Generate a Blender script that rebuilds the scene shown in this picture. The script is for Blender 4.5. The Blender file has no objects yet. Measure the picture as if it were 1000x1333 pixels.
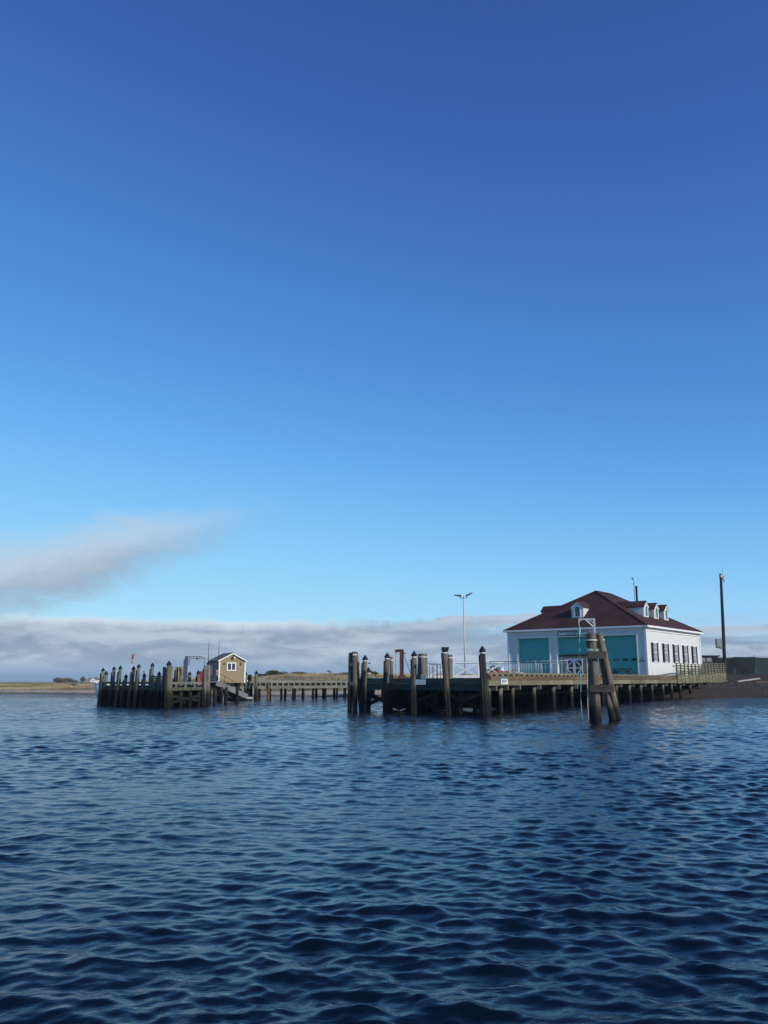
import bpy, bmesh, math, random
import numpy as np
from mathutils import Vector, Matrix

random.seed(7)
rng = np.random.default_rng(11)
S = bpy.context.scene
COL = S.collection
R = math.radians

# ------------------------------------------------------------------ camera
H_CAM = 1.85
F_PX = 1100.0
PITCH = math.atan(218.0 / F_PX)
cam_d = bpy.data.cameras.new('camera')
cam = bpy.data.objects.new('camera', cam_d)
COL.objects.link(cam)
cam.location = (0, 0, H_CAM)
cam.rotation_euler = (R(90) + PITCH, 0, 0)
cam_d.sensor_fit = 'VERTICAL'
cam_d.sensor_height = 24.0
cam_d.lens = 24.0 * F_PX / 1333.0
cam_d.clip_start = 0.1
cam_d.clip_end = 9000
S.camera = cam

# ------------------------------------------------------------------ light
SUN_AZ = -42.0      # degrees from +X towards +Y
SUN_EL = 26.0
sun_dir = Vector((math.cos(R(SUN_AZ)) * math.cos(R(SUN_EL)),
                  math.sin(R(SUN_AZ)) * math.cos(R(SUN_EL)), math.sin(R(SUN_EL))))
sun_d = bpy.data.lights.new('sun', 'SUN')
sun_d.energy = 3.4
sun_d.angle = R(0.53)
sun_d.color = (1.0, 0.92, 0.80)
sun = bpy.data.objects.new('sun', sun_d)
COL.objects.link(sun)
sun.rotation_euler = sun_dir.to_track_quat('Z', 'Y').to_euler()
sun.location = (60, -50, 60)

S.view_settings.view_transform = 'Standard'
S.view_settings.look = 'None'
S.view_settings.exposure = 0.0
S.view_settings.gamma = 1.0
S.view_settings.use_curve_mapping = False


class NT:
    """small helper to write node maths as expressions"""
    def __init__(self, tree):
        self.t = tree
        self.n = tree.nodes
        self.l = tree.links

    def node(self, typ, **kw):
        nd = self.n.new(typ)
        for k, v in kw.items():
            setattr(nd, k, v)
        return nd

    def put(self, sock, v):
        if isinstance(v, bpy.types.NodeSocket):
            self.l.new(v, sock)
        else:
            sock.default_value = v

    def m(self, op, a, b=None, c=None, clamp=False):
        nd = self.node('ShaderNodeMath', operation=op, use_clamp=clamp)
        self.put(nd.inputs[0], a)
        if b is not None:
            self.put(nd.inputs[1], b)
        if c is not None:
            self.put(nd.inputs[2], c)
        return nd.outputs[0]

    def ss(self, x, a, b):          # smoothstep a..b
        nd = self.node('ShaderNodeMapRange', interpolation_type='SMOOTHSTEP')
        self.put(nd.inputs[0], x)
        self.put(nd.inputs[1], a)
        self.put(nd.inputs[2], b)
        return nd.outputs[0]

    def lin(self, x, a, b, c, d):
        nd = self.node('ShaderNodeMapRange')
        for i, v in enumerate((x, a, b, c, d)):
            self.put(nd.inputs[i], v)
        return nd.outputs[0]

    def mix(self, f, a, b, blend='MIX'):
        nd = self.node('ShaderNodeMix', data_type='RGBA', blend_type=blend)
        self.put(nd.inputs[0], f)
        for s, v in ((nd.inputs[6], a), (nd.inputs[7], b)):
            if isinstance(v, bpy.types.NodeSocket):
                self.l.new(v, s)
            else:
                s.default_value = (v[0], v[1], v[2], 1)
        return nd.outputs[2]

    def noise(self, vec, scale, detail=3, rough=0.55, dist=0.0):
        nd = self.node('ShaderNodeTexNoise')
        if vec is not None:
            self.l.new(vec, nd.inputs['Vector'])
        nd.inputs['Scale'].default_value = scale
        nd.inputs['Detail'].default_value = detail
        nd.inputs['Roughness'].default_value = rough
        nd.inputs['Distortion'].default_value = dist
        return nd.outputs[0]

    def xyz(self, vec):
        nd = self.node('ShaderNodeSeparateXYZ')
        self.l.new(vec, nd.inputs[0])
        return nd.outputs

    def comb(self, x, y, z):
        nd = self.node('ShaderNodeCombineXYZ')
        for i, v in enumerate((x, y, z)):
            self.put(nd.inputs[i], v)
        return nd.outputs[0]


# ------------------------------------------------------------------ sky
world = bpy.data.worlds.new('World')
S.world = world
world.use_nodes = True
world.node_tree.nodes.clear()
w = NT(world.node_tree)
sky = w.node('ShaderNodeTexSky', sky_type='NISHITA')
sky.sun_disc = False
sky.sun_elevation = R(SUN_EL)
sky.sun_rotation = R(90 - SUN_AZ)
sky.altitude = 0
sky.air_density = 0.7
sky.dust_density = 0.0
sky.ozone_density = 1.5
# clear, dry maritime air: deep blue overhead (same response over the whole dome)
SKY_STRENGTH = 0.085
sep = w.node('ShaderNodeSeparateColor')
w.l.new(sky.outputs[0], sep.inputs[0])
cmb = w.node('ShaderNodeCombineColor')
RESP = (((0, 0), (.047, .037), (.065, .056), (.10, .088), (.20, .215), (.34, .34), (1, .62)),
        ((0, 0), (.08, .100), (.115, .178), (.171, .292), (.33, .55), (.50, .68), (1, .90)),
        ((0, 0), (.156, .350), (.212, .505), (.305, .71), (.51, .93), (.64, .965), (1, 1)))
for i in range(3):
    fc = w.node('ShaderNodeFloatCurve')
    cv = fc.mapping.curves[0]
    pts = RESP[i]
    cv.points[0].location = pts[0]
    cv.points[1].location = pts[-1]
    for p in pts[1:-1]:
        cv.points.new(*p)
    fc.mapping.update()
    w.l.new(w.m('MULTIPLY', sep.outputs[i], SKY_STRENGTH), fc.inputs['Value'])
    w.l.new(fc.outputs[0], cmb.inputs[i])
bg_sky = w.node('ShaderNodeBackground')
w.l.new(cmb.outputs[0], bg_sky.inputs[0])
bg_sky.inputs[1].default_value = 1.0
tc = w.node('ShaderNodeTexCoord')
x, y, z = w.xyz(tc.outputs['Generated'])
az = w.m('MULTIPLY', w.m('ARCTAN2', x, y), 57.2958)
el = w.m('MULTIPLY', w.m('ARCSINE', z), 57.2958)
v_bank = w.comb(w.m('MULTIPLY', az, 0.16), w.m('MULTIPLY', el, 0.62), 3.1)
n_bank = w.noise(v_bank, 1.0, 6, 0.58, 0.3)
v_up = w.comb(w.m('MULTIPLY', az, 0.16), w.m('MULTIPLY', w.m('ADD', el, 0.40), 0.62), 3.1)
n_up = w.noise(v_up, 1.0, 6, 0.58, 0.3)
v_b2 = w.comb(w.m('MULTIPLY', az, 0.10), w.m('MULTIPLY', el, 1.15), 8.7)
n_b2 = w.noise(v_b2, 1.0, 5, 0.55)
n_edge = w.noise(w.comb(w.m('MULTIPLY', az, 0.55), 0.0, 5.0), 1.0, 5, 0.6)
top = w.m('ADD', w.m('MULTIPLY', w.m('SUBTRACT', n_edge, 0.5), 0.9),
          w.m('ADD', 4.15, w.m('MULTIPLY', w.m('SUBTRACT', n_bank, 0.5), 1.5)))
dtop = w.m('SUBTRACT', top, el)                       # >0 inside the bank
soft = w.lin(n_b2, 0.35, 0.65, 0.18, 0.9)
mask_b = w.m('DIVIDE', dtop, soft, clamp=True)
mask_b = w.ss(mask_b, 0.0, 1.0)
# thin parts towards the right, with blue showing through
thin = w.m('MULTIPLY', w.ss(az, 2.0, 14.0), w.ss(n_b2, 0.46, 0.60))
thin = w.m('MULTIPLY', thin, w.ss(el, 1.6, 3.2))
mask_b = w.m('MULTIPLY', mask_b, w.m('SUBTRACT', 1.0, w.m('MULTIPLY', thin, 0.75)))
mask_b = w.m('MULTIPLY', mask_b, 0.95)
# bank colours: sunlit crest, grey-blue body, paler billows
crest = w.m('MULTIPLY', w.m('SUBTRACT', 1.0, w.ss(dtop, 0.15, 1.2)), w.m('SUBTRACT', 1.0, w.ss(az, -8.0, 3.0)))
body = w.mix(w.ss(n_bank, 0.42, 0.66), (0.29, 0.375, 0.50), (0.45, 0.54, 0.66))
lit = w.m('SUBTRACT', n_bank, n_up)
body = w.mix(w.m('MULTIPLY', w.ss(lit, 0.0, 0.13), 0.38), body, (0.54, 0.64, 0.76))
body = w.mix(w.m('MULTIPLY', w.ss(lit, 0.0, -0.13), 0.25), body, (0.20, 0.29, 0.44))
body = w.mix(w.ss(el, 0.0, 1.6), (0.27, 0.41, 0.62), body)
c_bank = w.mix(w.m('MULTIPLY', crest, 0.95), body, (0.72, 0.80, 0.88))
# the one drifting streak
mid = w.m('ADD', 10.1, w.m('MULTIPLY', w.m('ADD', az, 10.5), 0.295))
v_s = w.comb(w.m('MULTIPLY', az, 0.10), w.m('MULTIPLY', el, 0.30), 1.3)
n_s = w.noise(v_s, 1.0, 6, 0.6, 0.5)
n_s2 = w.noise(w.comb(w.m('MULTIPLY', az, 0.42), w.m('MULTIPLY', el, 0.85), 9.3), 1.0, 7, 0.66, 0.7)
off = w.m('ADD', w.m('SUBTRACT', el, mid), w.m('ADD', w.m('MULTIPLY', w.m('SUBTRACT', n_s, 0.5), 2.2),
                                               w.m('MULTIPLY', w.m('SUBTRACT', n_s2, 0.5), 2.4)))
half = w.lin(az, -24.0, -7.0, 3.5, 1.6)
prof = w.m('SUBTRACT', 1.0, w.ss(w.m('DIVIDE', w.m('ABSOLUTE', off), half), 0.10, 1.12))
fade = w.m('MULTIPLY', w.m('SUBTRACT', 1.0, w.ss(az, -19.0, -6.0)), w.ss(az, -75.0, -45.0))
mask_s = w.m('MULTIPLY', w.m('MULTIPLY', prof, fade), w.lin(n_s2, 0.3, 0.7, 0.80, 0.98))
c_str = w.mix(w.ss(off, -1.3, 1.2), (0.34, 0.43, 0.55), (0.53, 0.63, 0.75))
bg_b = w.node('ShaderNodeBackground')
w.l.new(c_bank, bg_b.inputs[0])
bg_s = w.node('ShaderNodeBackground')
w.l.new(c_str, bg_s.inputs[0])
mx1 = w.node('ShaderNodeMixShader')
w.l.new(mask_s, mx1.inputs[0])
w.l.new(bg_sky.outputs[0], mx1.inputs[1])
w.l.new(bg_s.outputs[0], mx1.inputs[2])
mx2 = w.node('ShaderNodeMixShader')
w.l.new(mask_b, mx2.inputs[0])
w.l.new(mx1.outputs[0], mx2.inputs[1])
w.l.new(bg_b.outputs[0], mx2.inputs[2])
wo = w.node('ShaderNodeOutputWorld')
w.l.new(mx2.outputs[0], wo.inputs[0])


# ------------------------------------------------------------------ materials
MATS = {}


def new_mat(name):
    m = bpy.data.materials.new(name)
    m.use_nodes = True
    t = NT(m.node_tree)
    b = m.node_tree.nodes['Principled BSDF']
    MATS[name] = m
    return m, t, b


def paint(name, col, rough=0.55, var=0.12, scale=3.0, metal=0.0, spec=0.4, streak=0.0):
    """painted or plain surface with gentle blotches and faint vertical weather streaks"""
    m, t, b = new_mat(name)
    g = t.node('ShaderNodeNewGeometry')
    n = t.noise(g.outputs['Position'], scale, 4)
    c = t.mix(n, [k * (1 - var) for k in col], [min(1, k * (1 + var)) for k in col])
    if streak:
        px, py, pz = t.xyz(g.outputs['Position'])
        s = t.noise(t.comb(t.m('MULTIPLY', px, 4.0), t.m('MULTIPLY', py, 4.0), t.m('MULTIPLY', pz, 0.35)), 1.0, 4, 0.65)
        c = t.mix(t.m('MULTIPLY', t.ss(s, 0.5, 0.75), streak), c, [k * 0.55 for k in col])
    t.l.new(c, b.inputs['Base Color'])
    b.inputs['Roughness'].default_value = rough
    b.inputs['Metallic'].default_value = metal
    b.inputs['Specular IOR Level'].default_value = spec
    return m


def wood(name, c1, c2, tide_shade=False, along_z=True, rough=0.85, tide_shade_top=0.75):
    """weathered timber: grain along its length, checks, optional dark foot of seaweed and painted under-deck shade"""
    m, t, b = new_mat(name)
    g = t.node('ShaderNodeNewGeometry')
    px, py, pz = t.xyz(g.outputs['Position'])
    if along_z:
        v = t.comb(t.m('MULTIPLY', px, 9.0), t.m('MULTIPLY', py, 9.0), t.m('MULTIPLY', pz, 0.8))
    else:
        v = t.comb(t.m('MULTIPLY', px, 1.2), t.m('MULTIPLY', py, 1.2), t.m('MULTIPLY', pz, 14.0))
    gr = t.noise(v, 1.0, 5, 0.65, 0.3)
    bl = t.noise(g.outputs['Position'], 0.9, 4, 0.6)
    oi = t.node('ShaderNodeObjectInfo')
    f = t.m('ADD', t.m('MULTIPLY', gr, 0.75), t.m('MULTIPLY', bl, 0.45))
    c = t.mix(t.ss(f, 0.35, 0.85), c1, c2)
    rnd = t.lin(oi.outputs['Random'], 0, 1, 0.78, 1.15)
    hsv = t.node('ShaderNodeHueSaturation')
    t.l.new(c, hsv.inputs['Color'])
    t.l.new(rnd, hsv.inputs['Value'])
    c = hsv.outputs[0]
    if tide_shade:
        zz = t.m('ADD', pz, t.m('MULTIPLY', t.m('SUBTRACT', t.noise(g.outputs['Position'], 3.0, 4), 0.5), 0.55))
        weed_shade = t.mix(t.ss(gr, 0.35, 0.7), (0.012, 0.013, 0.009), (0.040, 0.038, 0.022))
        c = t.mix(t.m('SUBTRACT', 1.0, t.ss(zz, tide_shade_top - 0.35, tide_shade_top + 0.25)), c, weed_shade)
        c = t.mix(t.m('SUBTRACT', 1.0, t.ss(zz, tide_shade_top - 0.75, tide_shade_top - 0.25)), c, (0.008, 0.009, 0.008))  # near-black foot: wet seaweed plus shade below the decks, put into the colour
    t.l.new(c, b.inputs['Base Color'])
    b.inputs['Roughness'].default_value = rough
    b.inputs['Specular IOR Level'].default_value = 0.25
    bp = t.node('ShaderNodeBump')
    bp.inputs['Strength'].default_value = 0.6
    bp.inputs['Distance'].default_value = 0.02
    t.l.new(gr, bp.inputs['Height'])
    t.l.new(bp.outputs[0], b.inputs['Normal'])
    return m


paint('white_paint', (0.70, 0.71, 0.67), 0.5, 0.05, 1.5, streak=0.12)
paint('trim_white', (0.82, 0.82, 0.80), 0.45, 0.04)
paint('teal_door', (0.060, 0.39, 0.365), 0.45, 0.08, 1.2, streak=0.15)
paint('shutter_black', (0.009, 0.010, 0.011), 0.6, spec=0.15)
paint('cap_black', (0.012, 0.013, 0.015), 0.45)
paint('dark_steel', (0.045, 0.05, 0.055), 0.5, 0.25, 6, metal=0.3)
paint('galvanised', (0.42, 0.45, 0.47), 0.4, 0.12, 5, metal=0.6)
paint('aluminium', (0.80, 0.80, 0.78), 0.42, 0.05, 4)
paint('lamp_grey', (0.50, 0.52, 0.53), 0.45, 0.06, 4)
paint('pale_blue_rail', (0.36, 0.46, 0.50), 0.45, 0.1, 5, metal=0.2)
paint('rust_steel', (0.085, 0.040, 0.032), 0.85, 0.45, 7)
paint('blue_steel', (0.075, 0.085, 0.14), 0.6, 0.3, 5)
paint('red_paint', (0.42, 0.035, 0.03), 0.5, 0.15, 5)
paint('red_pale', (0.55, 0.16, 0.12), 0.6, 0.15, 5)
paint('sign_white', (0.74, 0.77, 0.76), 0.45, 0.05)
paint('sign_blue', (0.26, 0.36, 0.45), 0.5, 0.1)
paint('sign_teal', (0.05, 0.22, 0.24), 0.5, 0.1)
paint('letter_dark', (0.05, 0.07, 0.08), 0.6)
paint('letter_grey', (0.16, 0.22, 0.24), 0.6)
paint('rope_green', (0.20, 0.44, 0.39), 0.8, 0.2, 9)
paint('rope_pale', (0.55, 0.52, 0.44), 0.85, 0.2, 9)
paint('rope_yellow', (0.42, 0.30, 0.10), 0.85, 0.2, 9)
paint('shed_tan', (0.30, 0.228, 0.128), 0.75, 0.10, 2.0, streak=0.2)
paint('hut_tan', (0.42, 0.29, 0.165), 0.75, 0.12, 2.5, streak=0.2)
paint('hut_door', (0.075, 0.040, 0.036), 0.6, 0.2, 3)
paint('boat_hull', (0.66, 0.72, 0.76), 0.35, 0.05)
paint('car_rubber', (0.015, 0.015, 0.017), 0.7)
paint('house_white', (0.72, 0.70, 0.66), 0.6, 0.04)
paint('house_yellow', (0.70, 0.58, 0.25), 0.6, 0.05)
paint('house_roof', (0.15, 0.14, 0.14), 0.8, 0.1)
paint('mesh_green', (0.005, 0.014, 0.017), 0.85, 0.35, 0.7)
paint('mesh_pale', (0.018, 0.042, 0.042), 0.85, 0.30, 0.9)
paint('container_dark', (0.045, 0.055, 0.065), 0.7, 0.3, 1.5, streak=0.4)
paint('box_grey', (0.24, 0.27, 0.28), 0.5, 0.1)
paint('stone', (0.11, 0.10, 0.095), 0.9, 0.3, 6)
paint('interior_dark', (0.02, 0.02, 0.02), 0.9)
wood('pile_brown', (0.080, 0.066, 0.050), (0.27, 0.22, 0.16), True, tide_shade_top=0.80)
wood('pile_slip', (0.075, 0.064, 0.052), (0.21, 0.18, 0.14), True, tide_shade_top=1.45)
wood('pile_grey', (0.10, 0.092, 0.082), (0.23, 0.21, 0.17), True, tide_shade_top=1.15)
wood('pile_green', (0.072, 0.080, 0.050), (0.19, 0.20, 0.135), True, tide_shade_top=1.25)
wood('fender_dark', (0.016, 0.017, 0.017), (0.052, 0.050, 0.045), True, tide_shade_top=1.3)
wood('deck_olive', (0.115, 0.108, 0.066), (0.25, 0.23, 0.15), False, False)
wood('deck_rail', (0.12, 0.105, 0.065), (0.24, 0.215, 0.145), False, False)
wood('rust_plank', (0.085, 0.058, 0.034), (0.19, 0.125, 0.075), False, False)
wood('slip_green', (0.035, 0.050, 0.042), (0.070, 0.092, 0.078), False, False)
wood('grey_timber', (0.11, 0.108, 0.092), (0.25, 0.245, 0.21), False, False)
wood('brace', (0.016, 0.016, 0.014), (0.050, 0.046, 0.038), True, False, tide_shade_top=1.2)
wood('waler', (0.030, 0.026, 0.024), (0.078, 0.068, 0.062), False, False)
wood('ramp_grey', (0.14, 0.145, 0.145), (0.27, 0.275, 0.27), False, False)
wood('pale_plank', (0.30, 0.27, 0.23), (0.50, 0.46, 0.40), False, False)


def mat_shingle():
    m, t, b = new_mat('shingle')
    g = t.node('ShaderNodeNewGeometry')
    px, py, pz = t.xyz(g.outputs['Position'])
    big = t.noise(g.outputs['Position'], 0.35, 5, 0.65)
    fine = t.noise(g.outputs['Position'], 9.0, 2)
    row = t.m('FRACT', t.m('MULTIPLY', pz, 9.0))
    c = t.mix(t.ss(big, 0.35, 0.7), (0.044, 0.020, 0.021), (0.086, 0.038, 0.033))
    c = t.mix(t.m('MULTIPLY', t.ss(fine, 0.4, 0.7), 0.5), c, (0.055, 0.026, 0.026))
    moss = t.noise(g.outputs['Position'], 0.22, 5, 0.7)
    c = t.mix(t.m('MULTIPLY', t.ss(moss, 0.52, 0.72), 0.55), c, (0.075, 0.050, 0.024))
    c = t.mix(t.m('MULTIPLY', t.ss(row, 0.8, 1.0), 0.35), c, (0.03, 0.015, 0.014))
    t.l.new(c, b.inputs['Base Color'])
    b.inputs['Roughness'].default_value = 0.85
    b.inputs['Specular IOR Level'].default_value = 0.2
    bp = t.node('ShaderNodeBump')
    bp.inputs['Strength'].default_value = 0.5
    bp.inputs['Distance'].default_value = 0.03
    t.l.new(t.m('ADD', row, fine), bp.inputs['Height'])
    t.l.new(bp.outputs[0], b.inputs['Normal'])


def mat_glass(name, col, rough=0.06):
    m, t, b = new_mat(name)
    b.inputs['Base Color'].default_value = (*col, 1)
    b.inputs['Roughness'].default_value = rough
    b.inputs['Specular IOR Level'].default_value = 0.6


mat_shingle()
mat_glass('pane', (0.03, 0.04, 0.05))
mat_glass('pane_pale', (0.20, 0.235, 0.26), 0.12)  # even light grey panes for the long wall
mat_glass('pane_green', (0.012, 0.045, 0.045), 0.25)


def mat_terrain():
    m, t, b = new_mat('sand_ground')
    g = t.node('ShaderNodeNewGeometry')
    px, py, pz = t.xyz(g.outputs['Position'])
    n1 = t.noise(g.outputs['Position'], 0.12, 6, 0.65)
    n2 = t.noise(g.outputs['Position'], 0.8, 5, 0.65)
    n3 = t.noise(g.outputs['Position'], 6.0, 3)
    sand = t.mix(n2, (0.36, 0.29, 0.20), (0.54, 0.45, 0.33))
    grass = t.mix(t.ss(n2, 0.35, 0.65), (0.26, 0.20, 0.09), (0.50, 0.40, 0.20))
    scrub = t.mix(n3, (0.035, 0.035, 0.020), (0.095, 0.080, 0.042))
    zz = t.m('ADD', pz, t.m('MULTIPLY', t.m('SUBTRACT', n2, 0.5), 0.7))
    c = t.mix(t.ss(zz, 0.38, 0.75), sand, grass)
    scrub_f = t.m('MULTIPLY', t.ss(n1, 0.47, 0.60), t.ss(zz, 0.35, 0.7))
    c = t.mix(t.m('MULTIPLY', scrub_f, 0.8), c, scrub)
    # dark muddy bank beside the boathouse
    mud = t.mix(n2, (0.034, 0.028, 0.022), (0.085, 0.068, 0.052))
    mud = t.mix(t.m('MULTIPLY', t.ss(n3, 0.55, 0.7), 0.6), mud, (0.13, 0.115, 0.10))
    c = t.mix(t.ss(px, 17.0, 24.0), c, mud)
    wet = t.m('SUBTRACT', 1.0, t.ss(zz, 0.05, 0.35))
    c = t.mix(t.m('MULTIPLY', wet, 0.75), c, (0.060, 0.046, 0.034))
    t.l.new(c, b.inputs['Base Color'])
    b.inputs['Roughness'].default_value = 0.95
    b.inputs['Specular IOR Level'].default_value = 0.1
    bp = t.node('ShaderNodeBump')
    bp.inputs['Strength'].default_value = 0.7
    bp.inputs['Distance'].default_value = 0.15
    t.l.new(t.m('ADD', n2, t.m('MULTIPLY', n3, 0.4)), bp.inputs['Height'])
    t.l.new(bp.outputs[0], b.inputs['Normal'])


def mat_leaf(name, c1, c2):
    m, t, b = new_mat(name)
    g = t.node('ShaderNodeNewGeometry')
    n = t.noise(g.outputs['Position'], 2.2, 3)
    r = g.outputs['Random Per Island']
    f = t.m('ADD', t.m('MULTIPLY', n, 0.6), t.m('MULTIPLY', r, 0.5))
    t.l.new(t.mix(f, c1, c2), b.inputs['Base Color'])
    b.inputs['Roughness'].default_value = 0.8
    b.inputs['Specular IOR Level'].default_value = 0.15


mat_terrain()
mat_leaf('shrub_leaf', (0.045, 0.052, 0.026), (0.12, 0.115, 0.060))
mat_leaf('far_leaf', (0.10, 0.11, 0.085), (0.18, 0.185, 0.135))
mat_leaf('grass_blade', (0.30, 0.23, 0.105), (0.58, 0.47, 0.26))
mat_leaf('scrub_blade', (0.07, 0.055, 0.032), (0.17, 0.135, 0.075))


def mat_water():
    m, t, b = new_mat('sea_water')
    g = t.node('ShaderNodeNewGeometry')
    px, py, pz = t.xyz(g.outputs['Position'])
    # wind runs roughly towards the viewer: ripples longer across than along
    ca, sa = math.cos(R(12)), math.sin(R(12))
    qx = t.m('ADD', t.m('MULTIPLY', px, ca), t.m('MULTIPLY', py, sa))
    qy = t.m('SUBTRACT', t.m('MULTIPLY', py, ca), t.m('MULTIPLY', px, sa))
    v1 = t.comb(t.m('MULTIPLY', qx, 5.0), t.m('MULTIPLY', qy, 11.0), 0.0)
    v2 = t.comb(t.m('MULTIPLY', qx, 1.0), t.m('MULTIPLY', qy, 1.9), 4.0)
    n1 = t.noise(v1, 1.0, 4, 0.62, 0.6)
    n2 = t.noise(v2, 1.0, 3, 0.55, 0.3)
    dist = t.m('SQRT', t.m('ADD', t.m('MULTIPLY', px, px), t.m('MULTIPLY', py, py)))
    # chop that the mesh no longer carries far out is carried by relief there
    far = t.ss(dist, 20.0, 75.0)
    # gusts: slicks and darker ruffled lanes
    gust = t.noise(t.comb(t.m('MULTIPLY', qx, 0.022), t.m('MULTIPLY', qy, 0.075), 2.0), 1.0, 3, 0.5)
    gf = t.lin(gust, 0.3, 0.7, 0.55, 1.3)
    hgt = t.m('ADD', t.m('MULTIPLY', n1, 0.011), t.m('MULTIPLY', t.m('MULTIPLY', n2, 0.27), far))
    hgt = t.m('MULTIPLY', hgt, gf)
    bp = t.node('ShaderNodeBump')
    bp.inputs['Strength'].default_value = 1.0
    bp.inputs['Distance'].default_value = 1.0
    t.l.new(hgt, bp.inputs['Height'])
    t.l.new(bp.outputs[0], b.inputs['Normal'])
    b.inputs['Base Color'].default_value = (0.002, 0.007, 0.015, 1)
    b.inputs['Roughness'].default_value = 0.05
    b.inputs['IOR'].default_value = 1.333
    b.inputs['Specular IOR Level'].default_value = 0.42


mat_water()


# ------------------------------------------------------------------ mesh helpers
ORIGIN = {}        # object name -> world origin of its thing


class MB:
    def __init__(self):
        self.v = []
        self.f = []
        self.smooth = []

    def add(self, vs, fs, smooth=False):
        o = len(self.v)
        self.v += [tuple(p) for p in vs]
        self.f += [tuple(i + o for i in q) for q in fs]
        self.smooth += [smooth] * len(fs)
        return self

    def obox(self, c, ax, ay, az, hx, hy, hz):
        """oriented box: centre, three unit axes, half sizes"""
        c, ax, ay, az = Vector(c), Vector(ax), Vector(ay), Vector(az)
        vs = [c + ax * (hx * i) + ay * (hy * j) + az * (hz * k)
              for i in (-1, 1) for j in (-1, 1) for k in (-1, 1)]
        fs = [(0, 1, 3, 2), (4, 6, 7, 5), (0, 4, 5, 1), (2, 3, 7, 6), (0, 2, 6, 4), (1, 5, 7, 3)]
        if ax.cross(ay).dot(az) < 0:
            fs = [q[::-1] for q in fs]
        return self.add(vs, fs)

    def beam(self, a, b, wd, ht, up=(0, 0, 1)):
        """straight timber from a to b, ht along up and wd across"""
        a, b = Vector(a), Vector(b)
        d = b - a
        L = d.length
        d = d / L
        up = Vector(up)
        if abs(d.dot(up)) > 0.99:
            up = Vector((1, 0, 0))
        s = d.cross(up).normalized()
        u = s.cross(d).normalized()
        return self.obox((a + b) / 2, d, s, u, L / 2, wd / 2, ht / 2)

    def tube(self, pts, rad, n=8, caps=True, wob=0.0):
        pts = [Vector(p) for p in pts]
        if not isinstance(rad, (list, tuple)):
            rad = [rad] * len(pts)
        o = []
        for i, p in enumerate(pts):
            d = (pts[min(i + 1, len(pts) - 1)] - pts[max(i - 1, 0)]).normalized()
            ref = Vector((0, 0, 1)) if abs(d.z) < 0.9 else Vector((0, 1, 0))
            s = d.cross(ref).normalized()
            u = s.cross(d)
            for k in range(n):
                a = 2 * math.pi * k / n
                rr = rad[i] * (1 + wob * math.sin(a * 2 + p.x * 7 + i * 1.7) + wob * 0.6 * math.sin(a * 3 + i))
                o.append(p + (s * math.cos(a) + u * math.sin(a)) * rr)
        fs = []
        for i in range(len(pts) - 1):
            for k in range(n):
                k2 = (k + 1) % n
                fs.append((i * n + k, i * n + k2, (i + 1) * n + k2, (i + 1) * n + k))
        self.add(o, fs, True)
        if caps:
            m = len(pts) - 1
            self.f.append(tuple(len(self.v) - len(o) + k for k in range(n))[::-1])
            self.f.append(tuple(len(self.v) - len(o) + m * n + k for k in range(n)))
            self.smooth += [False, False]
        return self

    def cone(self, c, r, hgt, n=12):
        c = Vector(c)
        vs = [c + Vector((math.cos(2 * math.pi * k / n) * r, math.sin(2 * math.pi * k / n) * r, 0)) for k in range(n)]
        vs.append(c + Vector((0, 0, hgt)))
        fs = [(k, (k + 1) % n, n) for k in range(n)] + [tuple(range(n))[::-1]]
        return self.add(vs, fs)

    def prism(self, poly, z0, z1):
        n = len(poly)
        vs = [(p[0], p[1], z0) for p in poly] + [(p[0], p[1], z1) for p in poly]
        fs = [tuple(range(n))[::-1], tuple(range(n, 2 * n))]
        fs += [(i, (i + 1) % n, n + (i + 1) % n, n + i) for i in range(n)]
        return self.add(vs, fs)

    def build(self, name, mat, parent=None, label=None, kind=None):
        me = bpy.data.meshes.new(name)
        off = Vector((0, 0, 0))
        if parent is not None:
            off = ORIGIN[parent.name]
        me.from_pydata([(p[0] - off.x, p[1] - off.y, p[2] - off.z) for p in self.v], [], self.f)
        me.polygons.foreach_set('use_smooth', self.smooth)
        me.materials.append(MATS[mat])
        bm = bmesh.new()
        bm.from_mesh(me)
        bmesh.ops.recalc_face_normals(bm, faces=bm.faces)
        bm.to_mesh(me)
        bm.free()
        o = bpy.data.objects.new(name, me)
        COL.objects.link(o)
        if parent is not None:
            o.parent = parent
            ORIGIN[o.name] = off
        else:
            ORIGIN[o.name] = Vector((0, 0, 0))
        if label:
            o['label'] = label
        if kind:
            o['kind'] = kind
        return o


def thing(name, label, cat, loc, group=None):
    o = bpy.data.objects.new(name, None)
    o.empty_display_size = 0.3
    COL.objects.link(o)
    o.location = loc
    ORIGIN[o.name] = Vector(loc)
    o['label'] = label
    o['category'] = cat
    if group:
        o['group'] = group
    return o


def tag(o, label, cat, group=None):
    o['label'] = label
    o['category'] = cat
    if group:
        o['group'] = group
    return o


def settle(o):
    """give a one-mesh thing an origin at its base"""
    me = o.data
    n = len(me.vertices)
    a = np.empty(n * 3)
    me.vertices.foreach_get('co', a)
    a = a.reshape(-1, 3)
    c = np.array([(a[:, 0].min() + a[:, 0].max()) / 2, (a[:, 1].min() + a[:, 1].max()) / 2, a[:, 2].min()])
    me.vertices.foreach_set('co', (a - c).ravel())
    o.location = c
    return o


def ray(px, py):
    wv = 666.5 - py
    F = F_PX * math.cos(PITCH) - wv * math.sin(PITCH)
    U = F_PX * math.sin(PITCH) + wv * math.cos(PITCH)
    return (px - 500) / F, U / F


def at(px, py, Y):
    """a surveyed point: bearing and elevation read from the photo, at its distance Y in metres"""
    a, b = ray(px, py)
    return Vector((a * Y, Y, H_CAM + b * Y))


def V(*a):
    return Vector(a)


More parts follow.
